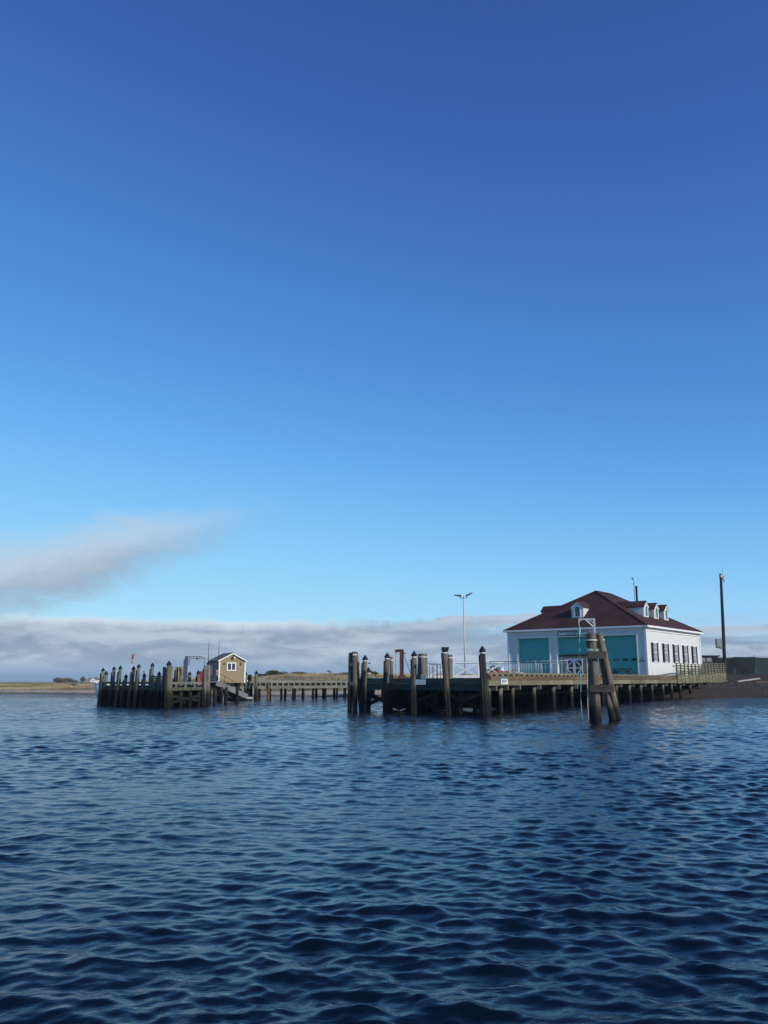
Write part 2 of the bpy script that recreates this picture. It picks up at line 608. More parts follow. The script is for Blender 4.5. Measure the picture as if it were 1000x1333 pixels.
ZUP = V(0, 0, 1)
A0 = R(37.5)
E1 = V(math.sin(A0), math.cos(A0), 0)       # along the boathouse's long wall, away
E2 = V(-math.cos(A0), math.sin(A0), 0)      # along its door front

# ------------------------------------------------------------------ ground and water
SHX = [-900, -300, -120, -51, -30, -9, 10, 25, 39, 80, 300, 900]
SHY = [230, 190, 132, 113, 104, 93.5, 92.5, 90, 88, 84, 60, 20]


def smooth01(t):
    t = np.clip(t, 0, 1)
    return t * t * (3 - 2 * t)


def vnoise(x, y, seed):
    r = np.random.default_rng(seed)
    z = np.zeros_like(x)
    for i in range(14):
        k = 2 * math.pi / (r.uniform(4, 45))
        a = r.uniform(0, 2 * math.pi)
        z += np.sin((x * math.cos(a) + y * math.sin(a)) * k + r.uniform(0, 6.28)) / (k * 6 + 0.6)
    return z / 3.2


def ground_z(x, y):
    x = np.asarray(x, float)
    y = np.asarray(y, float)
    sh = np.interp(x, SHX, SHY) + 0.8 * np.sin(x * 0.21) + 0.5 * np.sin(x * 0.53 + 1)
    d = y - sh
    Hd = np.interp(x, [-200, -60, -48, -36, -22, -10, 12, 22, 40, 200], [0.80, 0.85, 1.00, 1.60, 2.20, 2.45, 2.45, 2.6, 2.65, 2.8])
    ramp = np.interp(x, [-60, -35, -12, 12, 30], [30, 30, 26, 22, 20])
    beach = 0.45 * smooth01(d / 6.0)
    z = np.where(d < 0, d * 0.10, beach + (Hd - 0.45) * smooth01((d - 3.0) / ramp))
    zr = np.interp(d, [-25, 0, 4, 10, 17, 25, 40, 400], [-2.5, 0, .6, 1.40, 1.58, 2.50, 2.7, 2.8])
    wr_ = smooth01((x - 17) / 8.0)
    z = z * (1 - wr_) + zr * wr_
    lump = vnoise(x, y, 5) * 0.28 * smooth01((d - 6) / 18) * np.interp(x, [-70, -25, 5, 20], [0.35, 1, 1, 0.25])
    far = np.interp(y, [200, 420], [1, 0.35])
    z = z + lump * far
    z = z - np.interp(y, [250, 450, 560, 2600], [0, .35, 4.0, 4.0]) * np.interp(x, [-40, 20], [1, .4])
    return np.maximum(z, -2.5)


def gz(x, y):
    return float(ground_z(np.array([x]), np.array([y]))[0])


def grid_mesh(name, xs, ys, zf, mat):
    X, Y = np.meshgrid(xs, ys)
    Z = zf(X, Y)
    v = np.stack([X.ravel(), Y.ravel(), Z.ravel()], 1)
    ny, nx = X.shape
    i = np.arange((ny - 1) * (nx - 1))
    q = (i // (nx - 1)) * nx + i % (nx - 1)
    f = np.stack([q, q + 1, q + nx + 1, q + nx], 1)
    return np_mesh(name, v, f, mat)


def np_mesh(name, v, f, mat, smooth=True):
    me = bpy.data.meshes.new(name)
    me.vertices.add(len(v))
    me.vertices.foreach_set('co', v.astype(np.float32).ravel())
    k = f.shape[1]
    me.loops.add(f.size)
    me.loops.foreach_set('vertex_index', f.astype(np.int32).ravel())
    me.polygons.add(len(f))
    me.polygons.foreach_set('loop_start', np.arange(len(f), dtype=np.int32) * k)
    me.polygons.foreach_set('loop_total', np.full(len(f), k, np.int32))
    me.polygons.foreach_set('use_smooth', np.full(len(f), smooth))
    me.materials.append(MATS[mat])
    me.update(calc_edges=True)
    me.validate()
    o = bpy.data.objects.new(name, me)
    COL.objects.link(o)
    return o


xs = np.concatenate([np.linspace(-900, -130, 60)[:-1], np.linspace(-130, 90, 330)[:-1], np.linspace(90, 900, 50)])
ys = np.concatenate([np.linspace(15, 82, 24)[:-1], np.linspace(82, 190, 170)[:-1], np.geomspace(190, 2600, 60)])
ground = grid_mesh('ground', xs, ys, ground_z, 'sand_ground')
ground['kind'] = 'structure'


def make_water():
    th_f = np.linspace(R(-40), R(40), 640)
    th_b = np.linspace(R(40), R(320), 60)[1:-1]
    th = np.concatenate([th_f, th_b])
    dth = np.abs(np.diff(np.concatenate([th, [th[0] + 2 * math.pi]])))
    dth = np.maximum(dth, np.roll(dth, 1))
    r = np.concatenate([np.geomspace(0.4, 2.9, 24)[:-1], np.geomspace(2.9, 150, 1450), np.geomspace(158, 4500, 26)])
    dr = np.gradient(r)
    T, Rr = np.meshgrid(th, r)
    X = Rr * np.sin(T)
    Y = Rr * np.cos(T)
    cell = np.maximum(dr[:, None] * np.ones_like(T), Rr * dth[None, :])
    Z = np.zeros_like(X)
    DX = np.zeros_like(X)
    DY = np.zeros_like(X)
    g = np.random.default_rng(23)
    N = 110
    lam = np.geomspace(0.05, 1.6, N) * g.uniform(0.95, 1.05, N)
    # slope of each component; most of the energy near 0.6 to 1.6 m
    sl = np.exp(-0.5 * (np.log(lam / 0.19) / 0.55) ** 2) + 0.75 * np.exp(-0.5 * (np.log(lam / 0.55) / 0.45) ** 2)
    sl *= 0.195 * math.sqrt(2) / math.sqrt(np.sum(sl ** 2))
    ang = R(-100) + g.normal(0, R(31), N) * np.interp(np.log(lam), [math.log(0.2), math.log(4)], [1.25, 0.6])
    ph = g.uniform(0, 6.283, N)
    # slow patches so the chop is not equally strong everywhere
    env = 0.84 + 0.36 * np.sin(X * 0.31 + Y * 0.17) * np.sin(Y * 0.23 - X * 0.11 + 1.3) + 0.12 * np.sin(X * 0.9 - Y * 0.7)
    for i in range(N):
        k = 2 * math.pi / lam[i]
        a = sl[i] / k
        t = lam[i] / cell
        att = smooth01((t - 2.2) / 3.0)
        if att.max() <= 0:
            continue
        c, s = math.cos(ang[i]), math.sin(ang[i])
        p = k * (X * c + Y * s) + ph[i] + 0.6 * np.sin(0.37 * k * (-X * s + Y * c) * 0.5 + i)
        ea = a * att * env
        Z += ea * np.cos(p)
        DX -= 0.6 * ea * c * np.sin(p)
        DY -= 0.6 * ea * s * np.sin(p)
    v = np.stack([(X + DX).ravel(), (Y + DY).ravel(), Z.ravel()], 1)
    nr, nt = X.shape
    ii, jj = np.meshgrid(np.arange(nr - 1), np.arange(nt), indexing='ij')
    j2 = (jj + 1) % nt
    f = np.stack([(ii * nt + jj).ravel(), ((ii + 1) * nt + jj).ravel(), ((ii + 1) * nt + j2).ravel(), (ii * nt + j2).ravel()], 1)[:, ::-1]
    # centre disc below the viewer
    v = np.vstack([v, [[0, 0, 0]]])
    o = np_mesh('water', v, f, 'sea_water')
    o['kind'] = 'structure'


make_water()

# ------------------------------------------------------------------ boathouse
C0 = V(26.39, 86.0, 0)
BW, BL = 15.7, 17.0
ZB = 2.10            # floor of the boathouse = pier deck
ZE = 7.0             # wall top


def hp(u, v, z):
    p = C0 + E2 * u + E1 * v
    return V(p.x, p.y, z)


house = thing('boathouse', 'large white boathouse with teal garage doors and dark red hipped roof', 'boathouse', hp(BW / 2, BL / 2, ZB))


def clap(mb, a, b, nrm, z0, z1, bh=0.16, proud=0.022):
    """lapped weatherboards from a to b (xy), outward normal nrm, between z0 and z1"""
    n = max(1, round((z1 - z0) / bh))
    st = (z1 - z0) / n
    for i in range(n):
        lo, hi = z0 + i * st, z0 + (i + 1) * st
        q = [a + nrm * proud, b + nrm * proud, b, a]
        vs = [(q[0].x, q[0].y, lo), (q[1].x, q[1].y, lo), (q[2].x, q[2].y, hi), (q[3].x, q[3].y, hi),
              (a.x, a.y, lo), (b.x, b.y, lo)]
        mb.add(vs, [(0, 1, 2, 3), (4, 5, 1, 0)])


# door openings on the front: u ranges
DOORS = [(0.97, 4.85), (5.92, 9.80), (10.70, 14.58)]
ZD = 6.30
NF = -E1             # outward normal of the front
NR = -E2             # outward normal of the long wall
wf = MB()
edges = [0.0] + [q for d in DOORS for q in d] + [BW]
for i in range(0, len(edges), 2):
    clap(wf, hp(edges[i], 0, 0), hp(edges[i + 1], 0, 0), NF, ZB, ZD)
clap(wf, hp(0, 0, 0), hp(BW, 0, 0), NF, ZD, ZE)
wf.build('front_siding', 'white_paint', house)
wr = MB()
clap(wr, hp(0, 0, 0), hp(0, BL, 0), NR, ZB, ZE)
wr.build('side_siding', 'white_paint', house)
wb = MB()
clap(wb, hp(0, BL, 0), hp(BW, BL, 0), E1, ZB, ZE)
clap(wb, hp(BW, 0, 0), hp(BW, BL, 0), E2, ZB, ZE)
wb.build('rear_siding', 'white_paint', house)
# dark inner shell so that no light leaks
sh = MB()
sh.prism([hp(0.75, 0.75, 0), hp(0.75, BL - .3, 0), hp(BW - .3, BL - .3, 0), hp(BW - .3, 0.75, 0)], ZB, ZE)
sh.build('inner_wall', 'interior_dark', house)
# corner boards, frieze, base board
for (u, v, nn) in ((0, 0, None), (BW, 0, None), (0, BL, None), (BW, BL, None)):
    cbm = MB()
    p = hp(u, v, 0)
    cbm.obox(V(p.x, p.y, (ZB + ZE) / 2), E1, E2, ZUP, 0.10, 0.10, (ZE - ZB) / 2)
    cbm.build('corner_board', 'trim_white', house)
fr = MB()
fr.beam(hp(-0.06, -0.06, 6.88), hp(BW + .06, -0.06, 6.88), 0.06, 0.30)
fr.build('frieze_board', 'trim_white', house)
fr = MB()
fr.beam(hp(-0.06, -0.03, 6.88), hp(-0.06, BL + .06, 6.88), 0.06, 0.30)
fr.build('frieze_board', 'trim_white', house)

# garage doors: four sections each, small windows in the second from below
for di, (u0, u1) in enumerate(DOORS):
    dz = (ZD - ZB) / 6
    gd = MB()
    p0, p1 = hp(u0, 0.42, 0), hp(u1, 0.42, 0)
    gd.beam(V(p0.x, p0.y, (ZB + ZD) / 2), V(p1.x, p1.y, (ZB + ZD) / 2), 0.06, ZD - ZB)
    door = gd.build('garage_door', 'teal_door', house)
    for k in range(6):
        sec = MB()
        sec.beam(hp(u0 + .03, 0.385, ZB + (k + .5) * dz), hp(u1 - .03, 0.385, ZB + (k + .5) * dz), 0.03, dz - 0.035)
        sec.build('door_panel', 'teal_door', door)
    for k in range(4):
        uc = u0 + (u1 - u0) * (k + 0.5) / 4
        wn = MB()
        wn.beam(hp(uc - .29, 0.362, 3.84), hp(uc + .29, 0.362, 3.84), 0.02, 0.25)
        wn.build('door_window', 'pane', door)
    # jambs and head casing
    for uu, sgn in ((u0, -1), (u1, 1)):
        jb = MB()
        q = hp(uu + sgn * 0.03, 0.20, (ZB + ZD) / 2)
        jb.obox(q, E1, E2, ZUP, 0.27, 0.05, (ZD - ZB) / 2)
        jb.build('door_jamb', 'trim_white', house)
    hd = MB()
    hd.beam(hp(u0 - .08, 0.19, ZD + .05), hp(u1 + .08, 0.19, ZD + .05), 0.52, 0.12)
    hd.build('door_head', 'trim_white', house)

# signboard over the middle door with worn, hardly legible lettering
sg = MB()
sg.beam(hp(6.12, -0.12, 6.66), hp(9.60, -0.12, 6.66), 0.05, 0.46)
sgo = sg.build('signboard', 'sign_white', house, 'long white signboard with dark border over middle door')
bd = MB()
for zz in (6.455, 6.865):
    bd.beam(hp(6.12, -0.152, zz), hp(9.60, -0.152, zz), 0.012, 0.075)
for uu in (6.14, 9.58):
    q = hp(uu, -0.152, 6.66)
    bd.obox(q, E2, E1, ZUP, 0.04, 0.006, 0.17)
bd.build('sign_border', 'letter_dark', sgo)


def glyphs(mb, frame, u0, u1, z0, z1, n, seed, dirn=1):
    """strokes of weathered, unreadable letters on a board"""
    r = random.Random(seed)
    du = (u1 - u0) / n
    for i in range(n):
        a = u0 + i * du
        hh = z1 - z0
        kind = r.randrange(4)
        wst = abs(du) * 0.2

        def bar(ua, za, ub, zb, wd):
            mb.beam(frame(ua, za), frame(ub, zb), 0.008, wd, ZUP) if abs(zb - za) < 1e-4 else \
                mb.obox((frame(ua, za) + frame(ub, zb)) / 2, (frame(ub, zb) - frame(ua, za)).normalized(),
                        (frame(1, 0) - frame(0, 0)).normalized() if abs(ub - ua) < 1e-4 else E1,
                        ZUP if abs(ub - ua) > 1e-4 else E1,
                        (frame(ub, zb) - frame(ua, za)).length / 2, wst / 2, 0.004)
        b = a + du * 0.75
        bar(a + du * .1, z0, a + du * .1, z1, wst)
        if kind in (0, 1):
            bar(b, z0, b, z1, wst)
        if kind in (0, 2):
            bar(a, z1 - hh * .1, b, z1 - hh * .1, hh * .2)
        if kind in (1, 2, 3):
            bar(a, z0 + hh * .5, b, z0 + hh * .5, hh * .2)
        if kind == 3:
            bar(a, z0 + hh * .1, b, z0 + hh * .1, hh * .2)


lt = MB()
fr_sign = lambda u, zz: hp(u, -0.152, zz)
glyphs(lt, fr_sign, 9.25, 8.75, 6.71, 6.80, 4, 1)
glyphs(lt, fr_sign, 8.55, 8.05, 6.66, 6.80, 4, 5)
glyphs(lt, fr_sign, 7.95, 7.25, 6.64, 6.80, 5, 2)
glyphs(lt, fr_sign, 7.1, 6.5, 6.70, 6.80, 5, 3)
glyphs(lt, fr_sign, 8.7, 7.4, 6.50, 6.585, 10, 4)
lt.build('lettering', 'letter_dark', sgo, kind='stuff')
# small stencilled notice by the corner
nt = MB()
fr_n = lambda u, zz: hp(u, -0.034, zz)
glyphs(nt, fr_n, 0.66, 0.40, 3.93, 4.05, 3, 8)
glyphs(nt, fr_n, 0.80, 0.30, 3.78, 3.87, 7, 9)
nt.beam(hp(0.82, -0.034, 3.66), hp(0.26, -0.034, 3.66), 0.008, 0.09)
nt.build('stencilled_notice', 'letter_dark', house, kind='stuff')

# windows with shutters on the long wall
for vc in (2.17, 5.36, 8.52, 11.62, 14.70):
    z0, z1 = 3.66, 5.52
    wd = MB()
    wd.beam(hp(-0.045, vc - .44, (z0 + z1) / 2), hp(-0.045, vc + .44, (z0 + z1) / 2), 0.03, z1 - z0)
    win = wd.build('window', 'pane_pale', house)
    fm = MB()
    for vv in (vc - .47, vc + .47):
        q = hp(-0.06, vv, (z0 + z1) / 2)
        fm.obox(q, E1, E2, ZUP, 0.045, 0.022, (z1 - z0) / 2 + .05)
    for zz, hh in ((z0 - .02, .05), (z1 + .03, .05), ((z0 + z1) / 2, .035)):
        fm.beam(hp(-0.062, vc - .43, zz), hp(-0.062, vc + .43, zz), 0.05, hh * 2)
    for vv in (vc - .14, vc + .14):
        q = hp(-0.06, vv, (z0 + z1) / 2)
        fm.obox(q, E1, E2, ZUP, 0.012, 0.025, (z1 - z0) / 2)
    for zz in (z0 + .47, z1 - .47):
        fm.beam(hp(-0.06, vc - .43, zz), hp(-0.06, vc + .43, zz), 0.05, 0.026)
    fm.build('window_frame', 'trim_white', win)
    for vv in (vc - .71, vc + .71):
        st = MB()
        q = hp(-0.075, vv, (z0 + z1) / 2)
        st.obox(q, E1, E2, ZUP, 0.205, 0.035, (z1 - z0) / 2 + .04)
        for k in range(14):
            zz = z0 + .06 + k * (z1 - z0 - .1) / 13
            st.beam(hp(-0.112, vv - .16, zz), hp(-0.112, vv + .16, zz), 0.02, 0.05)
        st.build('shutter', 'shutter_black', win)

# roof: hipped, short ridge
OV = 0.42
ZEV, ZRG = 7.22, 11.70
RV0, RV1 = 6.3, 10.7
rc = [hp(-OV, -OV, ZEV), hp(-OV, BL + OV, ZEV), hp(BW + OV, BL + OV, ZEV), hp(BW + OV, -OV, ZEV)]
ra, rb = hp(BW / 2, RV0, ZRG), hp(BW / 2, RV1, ZRG)
rf = MB()
rf.add(rc + [ra, rb], [(0, 1, 5, 4), (1, 2, 5), (2, 3, 4, 5), (3, 0, 4)])
roof = rf.build('roof', 'shingle', house)
ev = MB()
ev.add([hp(-OV, -OV, ZEV - .004), hp(-OV, BL + OV, ZEV - .004), hp(BW + OV, BL + OV, ZEV - .004), hp(BW + OV, -OV, ZEV - .004)], [(0, 3, 2, 1)])
ev.build('soffit', 'trim_white', roof)
for a, b in ((0, 1), (1, 2), (2, 3), (3, 0)):
    fm = MB()
    p, q = rc[a].copy(), rc[b].copy()
    p.z = q.z = ZEV - 0.10
    fm.beam(p, q, 0.06, 0.20)
    fm.build('fascia', 'trim_white', roof)
# hip and ridge caps
for a, b in ((rc[0], ra), (rc[3], ra), (rc[1], rb), (rc[2], rb), (ra, rb)):
    hc = MB()
    hc.beam(a + ZUP * .02, b + ZUP * .02, 0.28, 0.04)
    hc.build('ridge_cap', 'shingle', roof)


def dormer(center, out, across, label):
    """gabled dormer: center = middle of its face at the sill, out = the way it faces"""
    zs, ze, zp = 8.40, 9.55, 10.12
    hw = 0.68
    back_e, back_p = 2.0, 3.4           # how far eaves and ridge run back into the roof
    dm = MB()
    c = center

    def P(s, d, z):
        q = c + across * s - out * d
        return V(q.x, q.y, z)
    fw = [P(-hw, 0, zs - .05), P(hw, 0, zs - .05), P(hw, 0, ze), P(0, 0, zp - .05), P(-hw, 0, ze)]
    bk = [P(-hw, back_p, zs - .05), P(hw, back_p, zs - .05), P(hw, back_p, ze), P(0, back_p, zp - .05), P(-hw, back_p, ze)]
    dm.add(fw + bk, [(0, 1, 2, 3, 4), (0, 4, 9, 5), (1, 6, 7, 2), (5, 9, 8, 7, 6)])
    d = dm.build('dormer', 'white_paint', house, label)
    dr_ = MB()
    o = 0.12
    for s in (-1, 1):
        k = (zp - ze) / hw
        a0, a1 = P(0, -o, zp + .02), P(s * (hw + o), -o, ze - k * o + .02)
        b0, b1 = P(0, back_p, zp + .02), P(s * (hw + o), back_p, ze - k * o + .02)
        up = V(0, 0, .07)
        dr_.add([a0, a1, b1, b0, a0 + up, a1 + up, b1 + up, b0 + up],
                [(0, 1, 2, 3), (4, 7, 6, 5), (0, 4, 5, 1), (1, 5, 6, 2), (2, 6, 7, 3)])
    dr_.build('dormer_roof', 'shingle', d)
    # arched window with casing
    aw, az0, az1 = 0.27, zs + .12, ze - .22
    arc = [(-aw, az0), (aw, az0), (aw, az1)] + [(aw * math.cos(t), az1 + aw * math.sin(t)) for t in np.linspace(0, math.pi, 9)[1:-1]] + [(-aw, az1)]
    pn = MB()
    pn.add([P(s, -0.03, z) for s, z in arc], [tuple(range(len(arc)))])
    pw = pn.build('arched_window', 'pane_green', d)
    cs = MB()
    out_arc = [(s * 1.38, az0 - .08 if z == az0 else az1 + (z - az1) * 1.38) for s, z in arc]
    n = len(arc)
    vs = [P(s, -0.06, z) for s, z in arc] + [P(s, -0.06, z) for s, z in out_arc] + [P(s, 0.0, z) for s, z in arc] + [P(s, 0.0, z) for s, z in out_arc]
    fs = []
    for i in range(n):
        j = (i + 1) % n
        fs += [(i, j, n + j, n + i), (2 * n + i, i, j, 2 * n + j)[::-1], (n + i, n + j, 3 * n + j, 3 * n + i)]
    cs.add(vs, fs)
    cs.build('casing', 'trim_white', pw)
    mu = MB()
    q = P(0, -0.04, (az0 + az1 + aw) / 2)
    mu.obox(q, across, out, ZUP, 0.018, 0.012, (az1 + aw - az0) / 2)
    q = P(0, -0.04, az1)
    mu.obox(q, across, out, ZUP, aw, 0.011, 0.018)
    mu.build('glazing_bar', 'teal_door', pw)
    for s in (-1, 1):
        vb = MB()
        vb.beam(P(0, -.05, zp - .08), P(s * (hw + .02), -.05, ze - .08), 0.08, 0.13)
        vb.build('bargeboard', 'trim_white', d)


dormer(hp(7.9, 1.36, 0), NF, E2, None)
for vv in (5.4, 8.5, 11.6):
    dormer(hp(1.82, vv, 0), NR, E1, None)
    dormer(hp(BW - 1.82, vv, 0), E2, E1, None)

# flue and a little wind cup mast on the back slope
fl = MB()
b0 = hp(5.45, 12.5, 9.6)
fl.tube([b0, V(b0.x, b0.y, 12.55)], 0.13, 12)
fl.tube([V(b0.x, b0.y, 12.55), V(b0.x, b0.y, 12.62)], 0.15, 12)
fl.build('flue_pipe', 'cap_black', roof)
ms = MB()
m0 = b0 - V(0.26, 0, 0)
ms.tube([V(m0.x, m0.y, 9.7), V(m0.x, m0.y, 13.4)], 0.03, 6)
ms.tube([V(m0.x, m0.y, 13.35), V(m0.x - .2, m0.y, 13.6)], [0.03, 0.09], 6)
for z in (12.75, 12.95):
    ms.tube([V(m0.x - .1, m0.y, z), V(m0.x + .1, m0.y, z)], 0.02, 6)
ms.build('wind_mast', 'dark_steel', roof)

# ------------------------------------------------------------------ main pier
P0 = V(5.79, 47.7, 0)
PE = V(42.3, 106.6, 0)
P1D = (PE - P0).normalized()
PN = V(P1D.y, -P1D.x, 0)              # out over the water
PLEN = (PE - P0).length
ZDK = 2.09                            # deck top
pier = thing('main_pier', 'broad timber pier on many piles carrying the white boathouse', 'pier', (20, 78, -1.5))


def pe(t, o, z):
    """point on the pier: t along the water edge, o inwards, z up"""
    q = P0 + P1D * t - PN * o
    return V(q.x, q.y, z)


deck_poly = [pe(0, 0.30, 0), pe(PLEN, 0.30, 0), V(31, 121, 0), V(12.2, 114, 0), V(12.25, 95, 0), P0 - PN * .3 + V(0.15, 1.2, 0)]
dk = MB()
dk.prism(deck_poly, 1.86, ZDK - 0.005)
dk.build('deck', 'deck_olive', pier)
# fascia stringers, joint by joint
seg = 4.6
n = int(PLEN // seg) + 1
for i in range(n):
    a, b = i * seg + .012, min((i + 1) * seg, PLEN) - .012
    s = MB()
    s.beam(pe(a, 0.14, 1.66), pe(b, 0.14, 1.66), 0.28, 0.29)
    s.build('stringer', 'deck_olive', pier)
    s = MB()
    s.beam(pe(a + .3, 0.10, 1.93), pe(b + .3 if b < PLEN - 1 else b, 0.10, 1.93), 0.22, 0.22)
    s.build('rim_board', 'rust_plank', pier)
    s = MB()
    s.beam(pe(a, 0.20, 2.19), pe(b, 0.20, 2.19), 0.26, 0.11)
    s.build('bull_rail', 'deck_rail', pier)
t = 0.35
while t < 44.5:
    s = MB()
    s.beam(pe(t, 0.18, 2.085), pe(t + .34, 0.18, 2.085), 0.22, 0.095)
    s.build('rail_block', 'deck_rail', pier)
    t += 0.80
# left end of the deck
a, b = P0 + V(0.10, 0.45, 0), V(12.0, 95, 0)
for z, hh, mt in ((1.66, .29, 'deck_olive'), (1.93, .22, 'rust_plank'), (2.16, .11, 'deck_rail')):
    s = MB()
    s.beam(V(a.x, a.y, z), V(b.x, b.y, z), 0.2, hh)
    s.build('end_stringer', mt, pier)

# bents: outer pile, cap timber, inner piles, braces
TP = [0.9, 2.5, 4.3, 7.6, 11.0, 14.5, 18.0, 21.5, 25.0, 28.6, 32.2, 35.9, 39.8, 43.1, 46.9, 51.2, 55.5, 60.0, 64.5, 68.6]


def pile_mesh(mb, base, top, r0, r1, n=10):
    base, top = Vector(base), Vector(top)
    pts = [base.lerp(top, k / 5) for k in range(6)]
    for k in range(1, 5):
        pts[k] += V(random.uniform(-.012, .012), random.uniform(-.012, .012), 0)
    mb.tube(pts, [r0 + (r1 - r0) * k / 5 for k in range(6)], n, True, 0.03)


for i, t in enumerate(TP):
    for j, o in enumerate((0.42, 3.6, 7.0, 10.5)):
        if o > 4 and t < 3:
            continue
        q = pe(t + random.uniform(-.1, .1), o, 0)
        if j and q.x < 0.127 * q.y + .4:
            continue
        g0 = gz(q.x, q.y)
        pm = MB()
        rr = 0.135 + random.uniform(-.012, .015)
        pile_mesh(pm, (q.x + random.uniform(-.06, .06), q.y, min(-1.2, g0 - .5)), (q.x, q.y, 1.54 if j == 0 else 1.5), rr + .02, rr)
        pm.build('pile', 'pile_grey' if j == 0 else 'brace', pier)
    cp = MB()
    cp.beam(pe(t + .22, 0.02, 1.38), pe(t + .22, 10.8 if t > 3 else 2.2, 1.38), 0.15, 0.30)
    cp.build('cap_timber', 'pile_grey', pier)
for i in range(2, len(TP) - 4):
    t0, t1 = TP[i], TP[i + 1]
    for o, flip in ((3.8, i % 2), (5.2, (i + 1) % 2), (8.4, i % 2)):
        br = MB()
        za, zb = (0.25, 1.35) if flip else (1.35, 0.25)
        br.beam(pe(t0, o, za), pe(t1, o, zb), 0.08, 0.20)
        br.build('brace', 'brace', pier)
for i in range(0, len(TP) - 4, 2):
    br = MB()
    br.beam(pe(TP[i], 2.2, .95), pe(TP[i + 2], 2.2, .95), 0.10, 0.22)
    br.build('waler', 'brace', pier)
# plank backing added below the boathouse to keep the space under the deck dark
bk = MB()
for k in range(120):
    t = 3.0 + k * 0.55
    q = pe(t, 11.2, 0)
    if q.x < 0.13 * q.y:
        continue
    bk.beam(pe(t, 11.2 + .03 * (k % 2), .25), pe(t + .53, 11.2 + .03 * (k % 2), .25), 0.10, 2.5)
bk.build('dark_backing', 'brace', pier, kind='stuff')

# timber guard fence on the outer end
fence = thing('guard_fence', 'low weathered board fence along the pier beside the white boathouse', 'fence', pe(56, 0.2, ZDK))
FT0, FT1 = 43.8, PLEN - .1
nb = 15
step = (FT1 - FT0) / nb


def frise(t_):
    return 0.40 * min(max((t_ - 53.0) / 16.0, 0.0), 1.0)


for k in range(nb + 1):
    s = MB()
    t0 = FT0 + k * step
    q = pe(t0, -0.06, 2.47 + frise(t0))
    s.obox(q, P1D, PN, ZUP, 0.07, 0.06, 0.97)
    s.build('post', 'deck_olive', fence)
for k in range(nb):
    ta, tb_ = FT0 + k * step + .005, FT0 + (k + 1) * step - .005
    for zz in (2.44, 2.69, 2.94, 3.19):
        s = MB()
        s.beam(pe(ta, 0.04, zz + frise(ta)), pe(tb_, 0.04, zz + frise(tb_)), 0.05, 0.145)
        s.build('board', 'deck_olive', fence)
    s = MB()
    s.beam(pe(ta, 0.02, 3.42 + frise(ta)), pe(tb_, 0.02, 3.42 + frise(tb_)), 0.17, 0.06)
    s.build('top_rail', 'deck_olive', fence)
    for zz in (2.20, 1.98, 1.76, 1.56):
        s = MB()
        s.beam(pe(ta, -0.05, zz + frise(ta)), pe(tb_, -0.05, zz + frise(tb_)), 0.045, 0.205 if zz > 1.6 else .17)
        s.build('skirt_board', 'deck_olive', fence)

# end post of the guard fence has a little white light box
lb = MB()
q = pe(FT0 - .25, 0.15, 3.05)
lb.tube([V(q.x, q.y, 2.2), V(q.x, q.y, 3.1)], 0.035, 8)
lb.obox(V(q.x, q.y, 3.16), P1D, PN, ZUP, .13, .10, .09)
o = settle(lb.build('deck_light', 'trim_white'))
tag(o, 'small white light box on a thin post at fence start', 'light')

# white notice on the pier edge
sb = MB()
sc = pe(2.05, -0.03, 1.77)
sb.obox(sc, P1D, PN, ZUP, 0.47, 0.015, 0.185)
so = settle(sb.build('edge_sign', 'sign_white'))
tag(so, 'white notice board with teal top strip fixed to pier edge', 'sign')
ORIGIN[so.name] = Vector(so.location)
s = MB()
s.obox(sc + PN * .02 + ZUP * .165, P1D, PN, ZUP, 0.47, 0.012, 0.045)
s.build('top_strip', 'sign_teal', so)
s = MB()


def letters(mb, c, ex, ey, items):
    for (x0, z0, x1, z1, wd) in items:
        a = c + ex * x0 + ZUP * z0
        b = c + ex * x1 + ZUP * z1
        d = (b - a).normalized()
        mb.obox((a + b) / 2, d, ey.cross(d), ey, (b - a).length / 2, wd / 2, 0.004)


marks = []
for k, ch in enumerate('wonr'):
    x0 = -0.36 + k * 0.185
    if ch == 'w':
        marks += [(x0, .06, x0 + .03, -.10, .03), (x0 + .03, -.10, x0 + .065, .02, .03), (x0 + .065, .02, x0 + .10, -.10, .03), (x0 + .10, -.10, x0 + .13, .06, .03)]
    elif ch in 'on':
        marks += [(x0, -.10, x0, .06, .03), (x0 + .11, -.10, x0 + .11, .06, .03), (x0, .045, x0 + .11, .045, .03)]
        if ch == 'o':
            marks += [(x0, -.085, x0 + .11, -.085, .03)]
    else:
        marks += [(x0, -.10, x0, .06, .03), (x0, .045, x0 + .11, .045, .03), (x0, -.02, x0 + .11, -.02, .03), (x0 + .11, -.02, x0 + .11, .06, .03)]
letters(s, sc + PN * .022, P1D, PN, marks)
s.build('lettering', 'letter_grey', so, kind='stuff')

# ------------------------------------------------------------------ ferry slip in front (lower, dark)
S0 = P0 + V(-0.15, -0.4, 0)
SLEN = 9.25
slip = thing('boat_slip', 'dark green timber landing stage on braced piles', 'landing', S0 + E2 * 4.6 + E1 * 2.5 + V(0, 0, -1.5))


def sp(s, d, z):
    q = S0 + E2 * s + E1 * d
    return V(q.x, q.y, z)


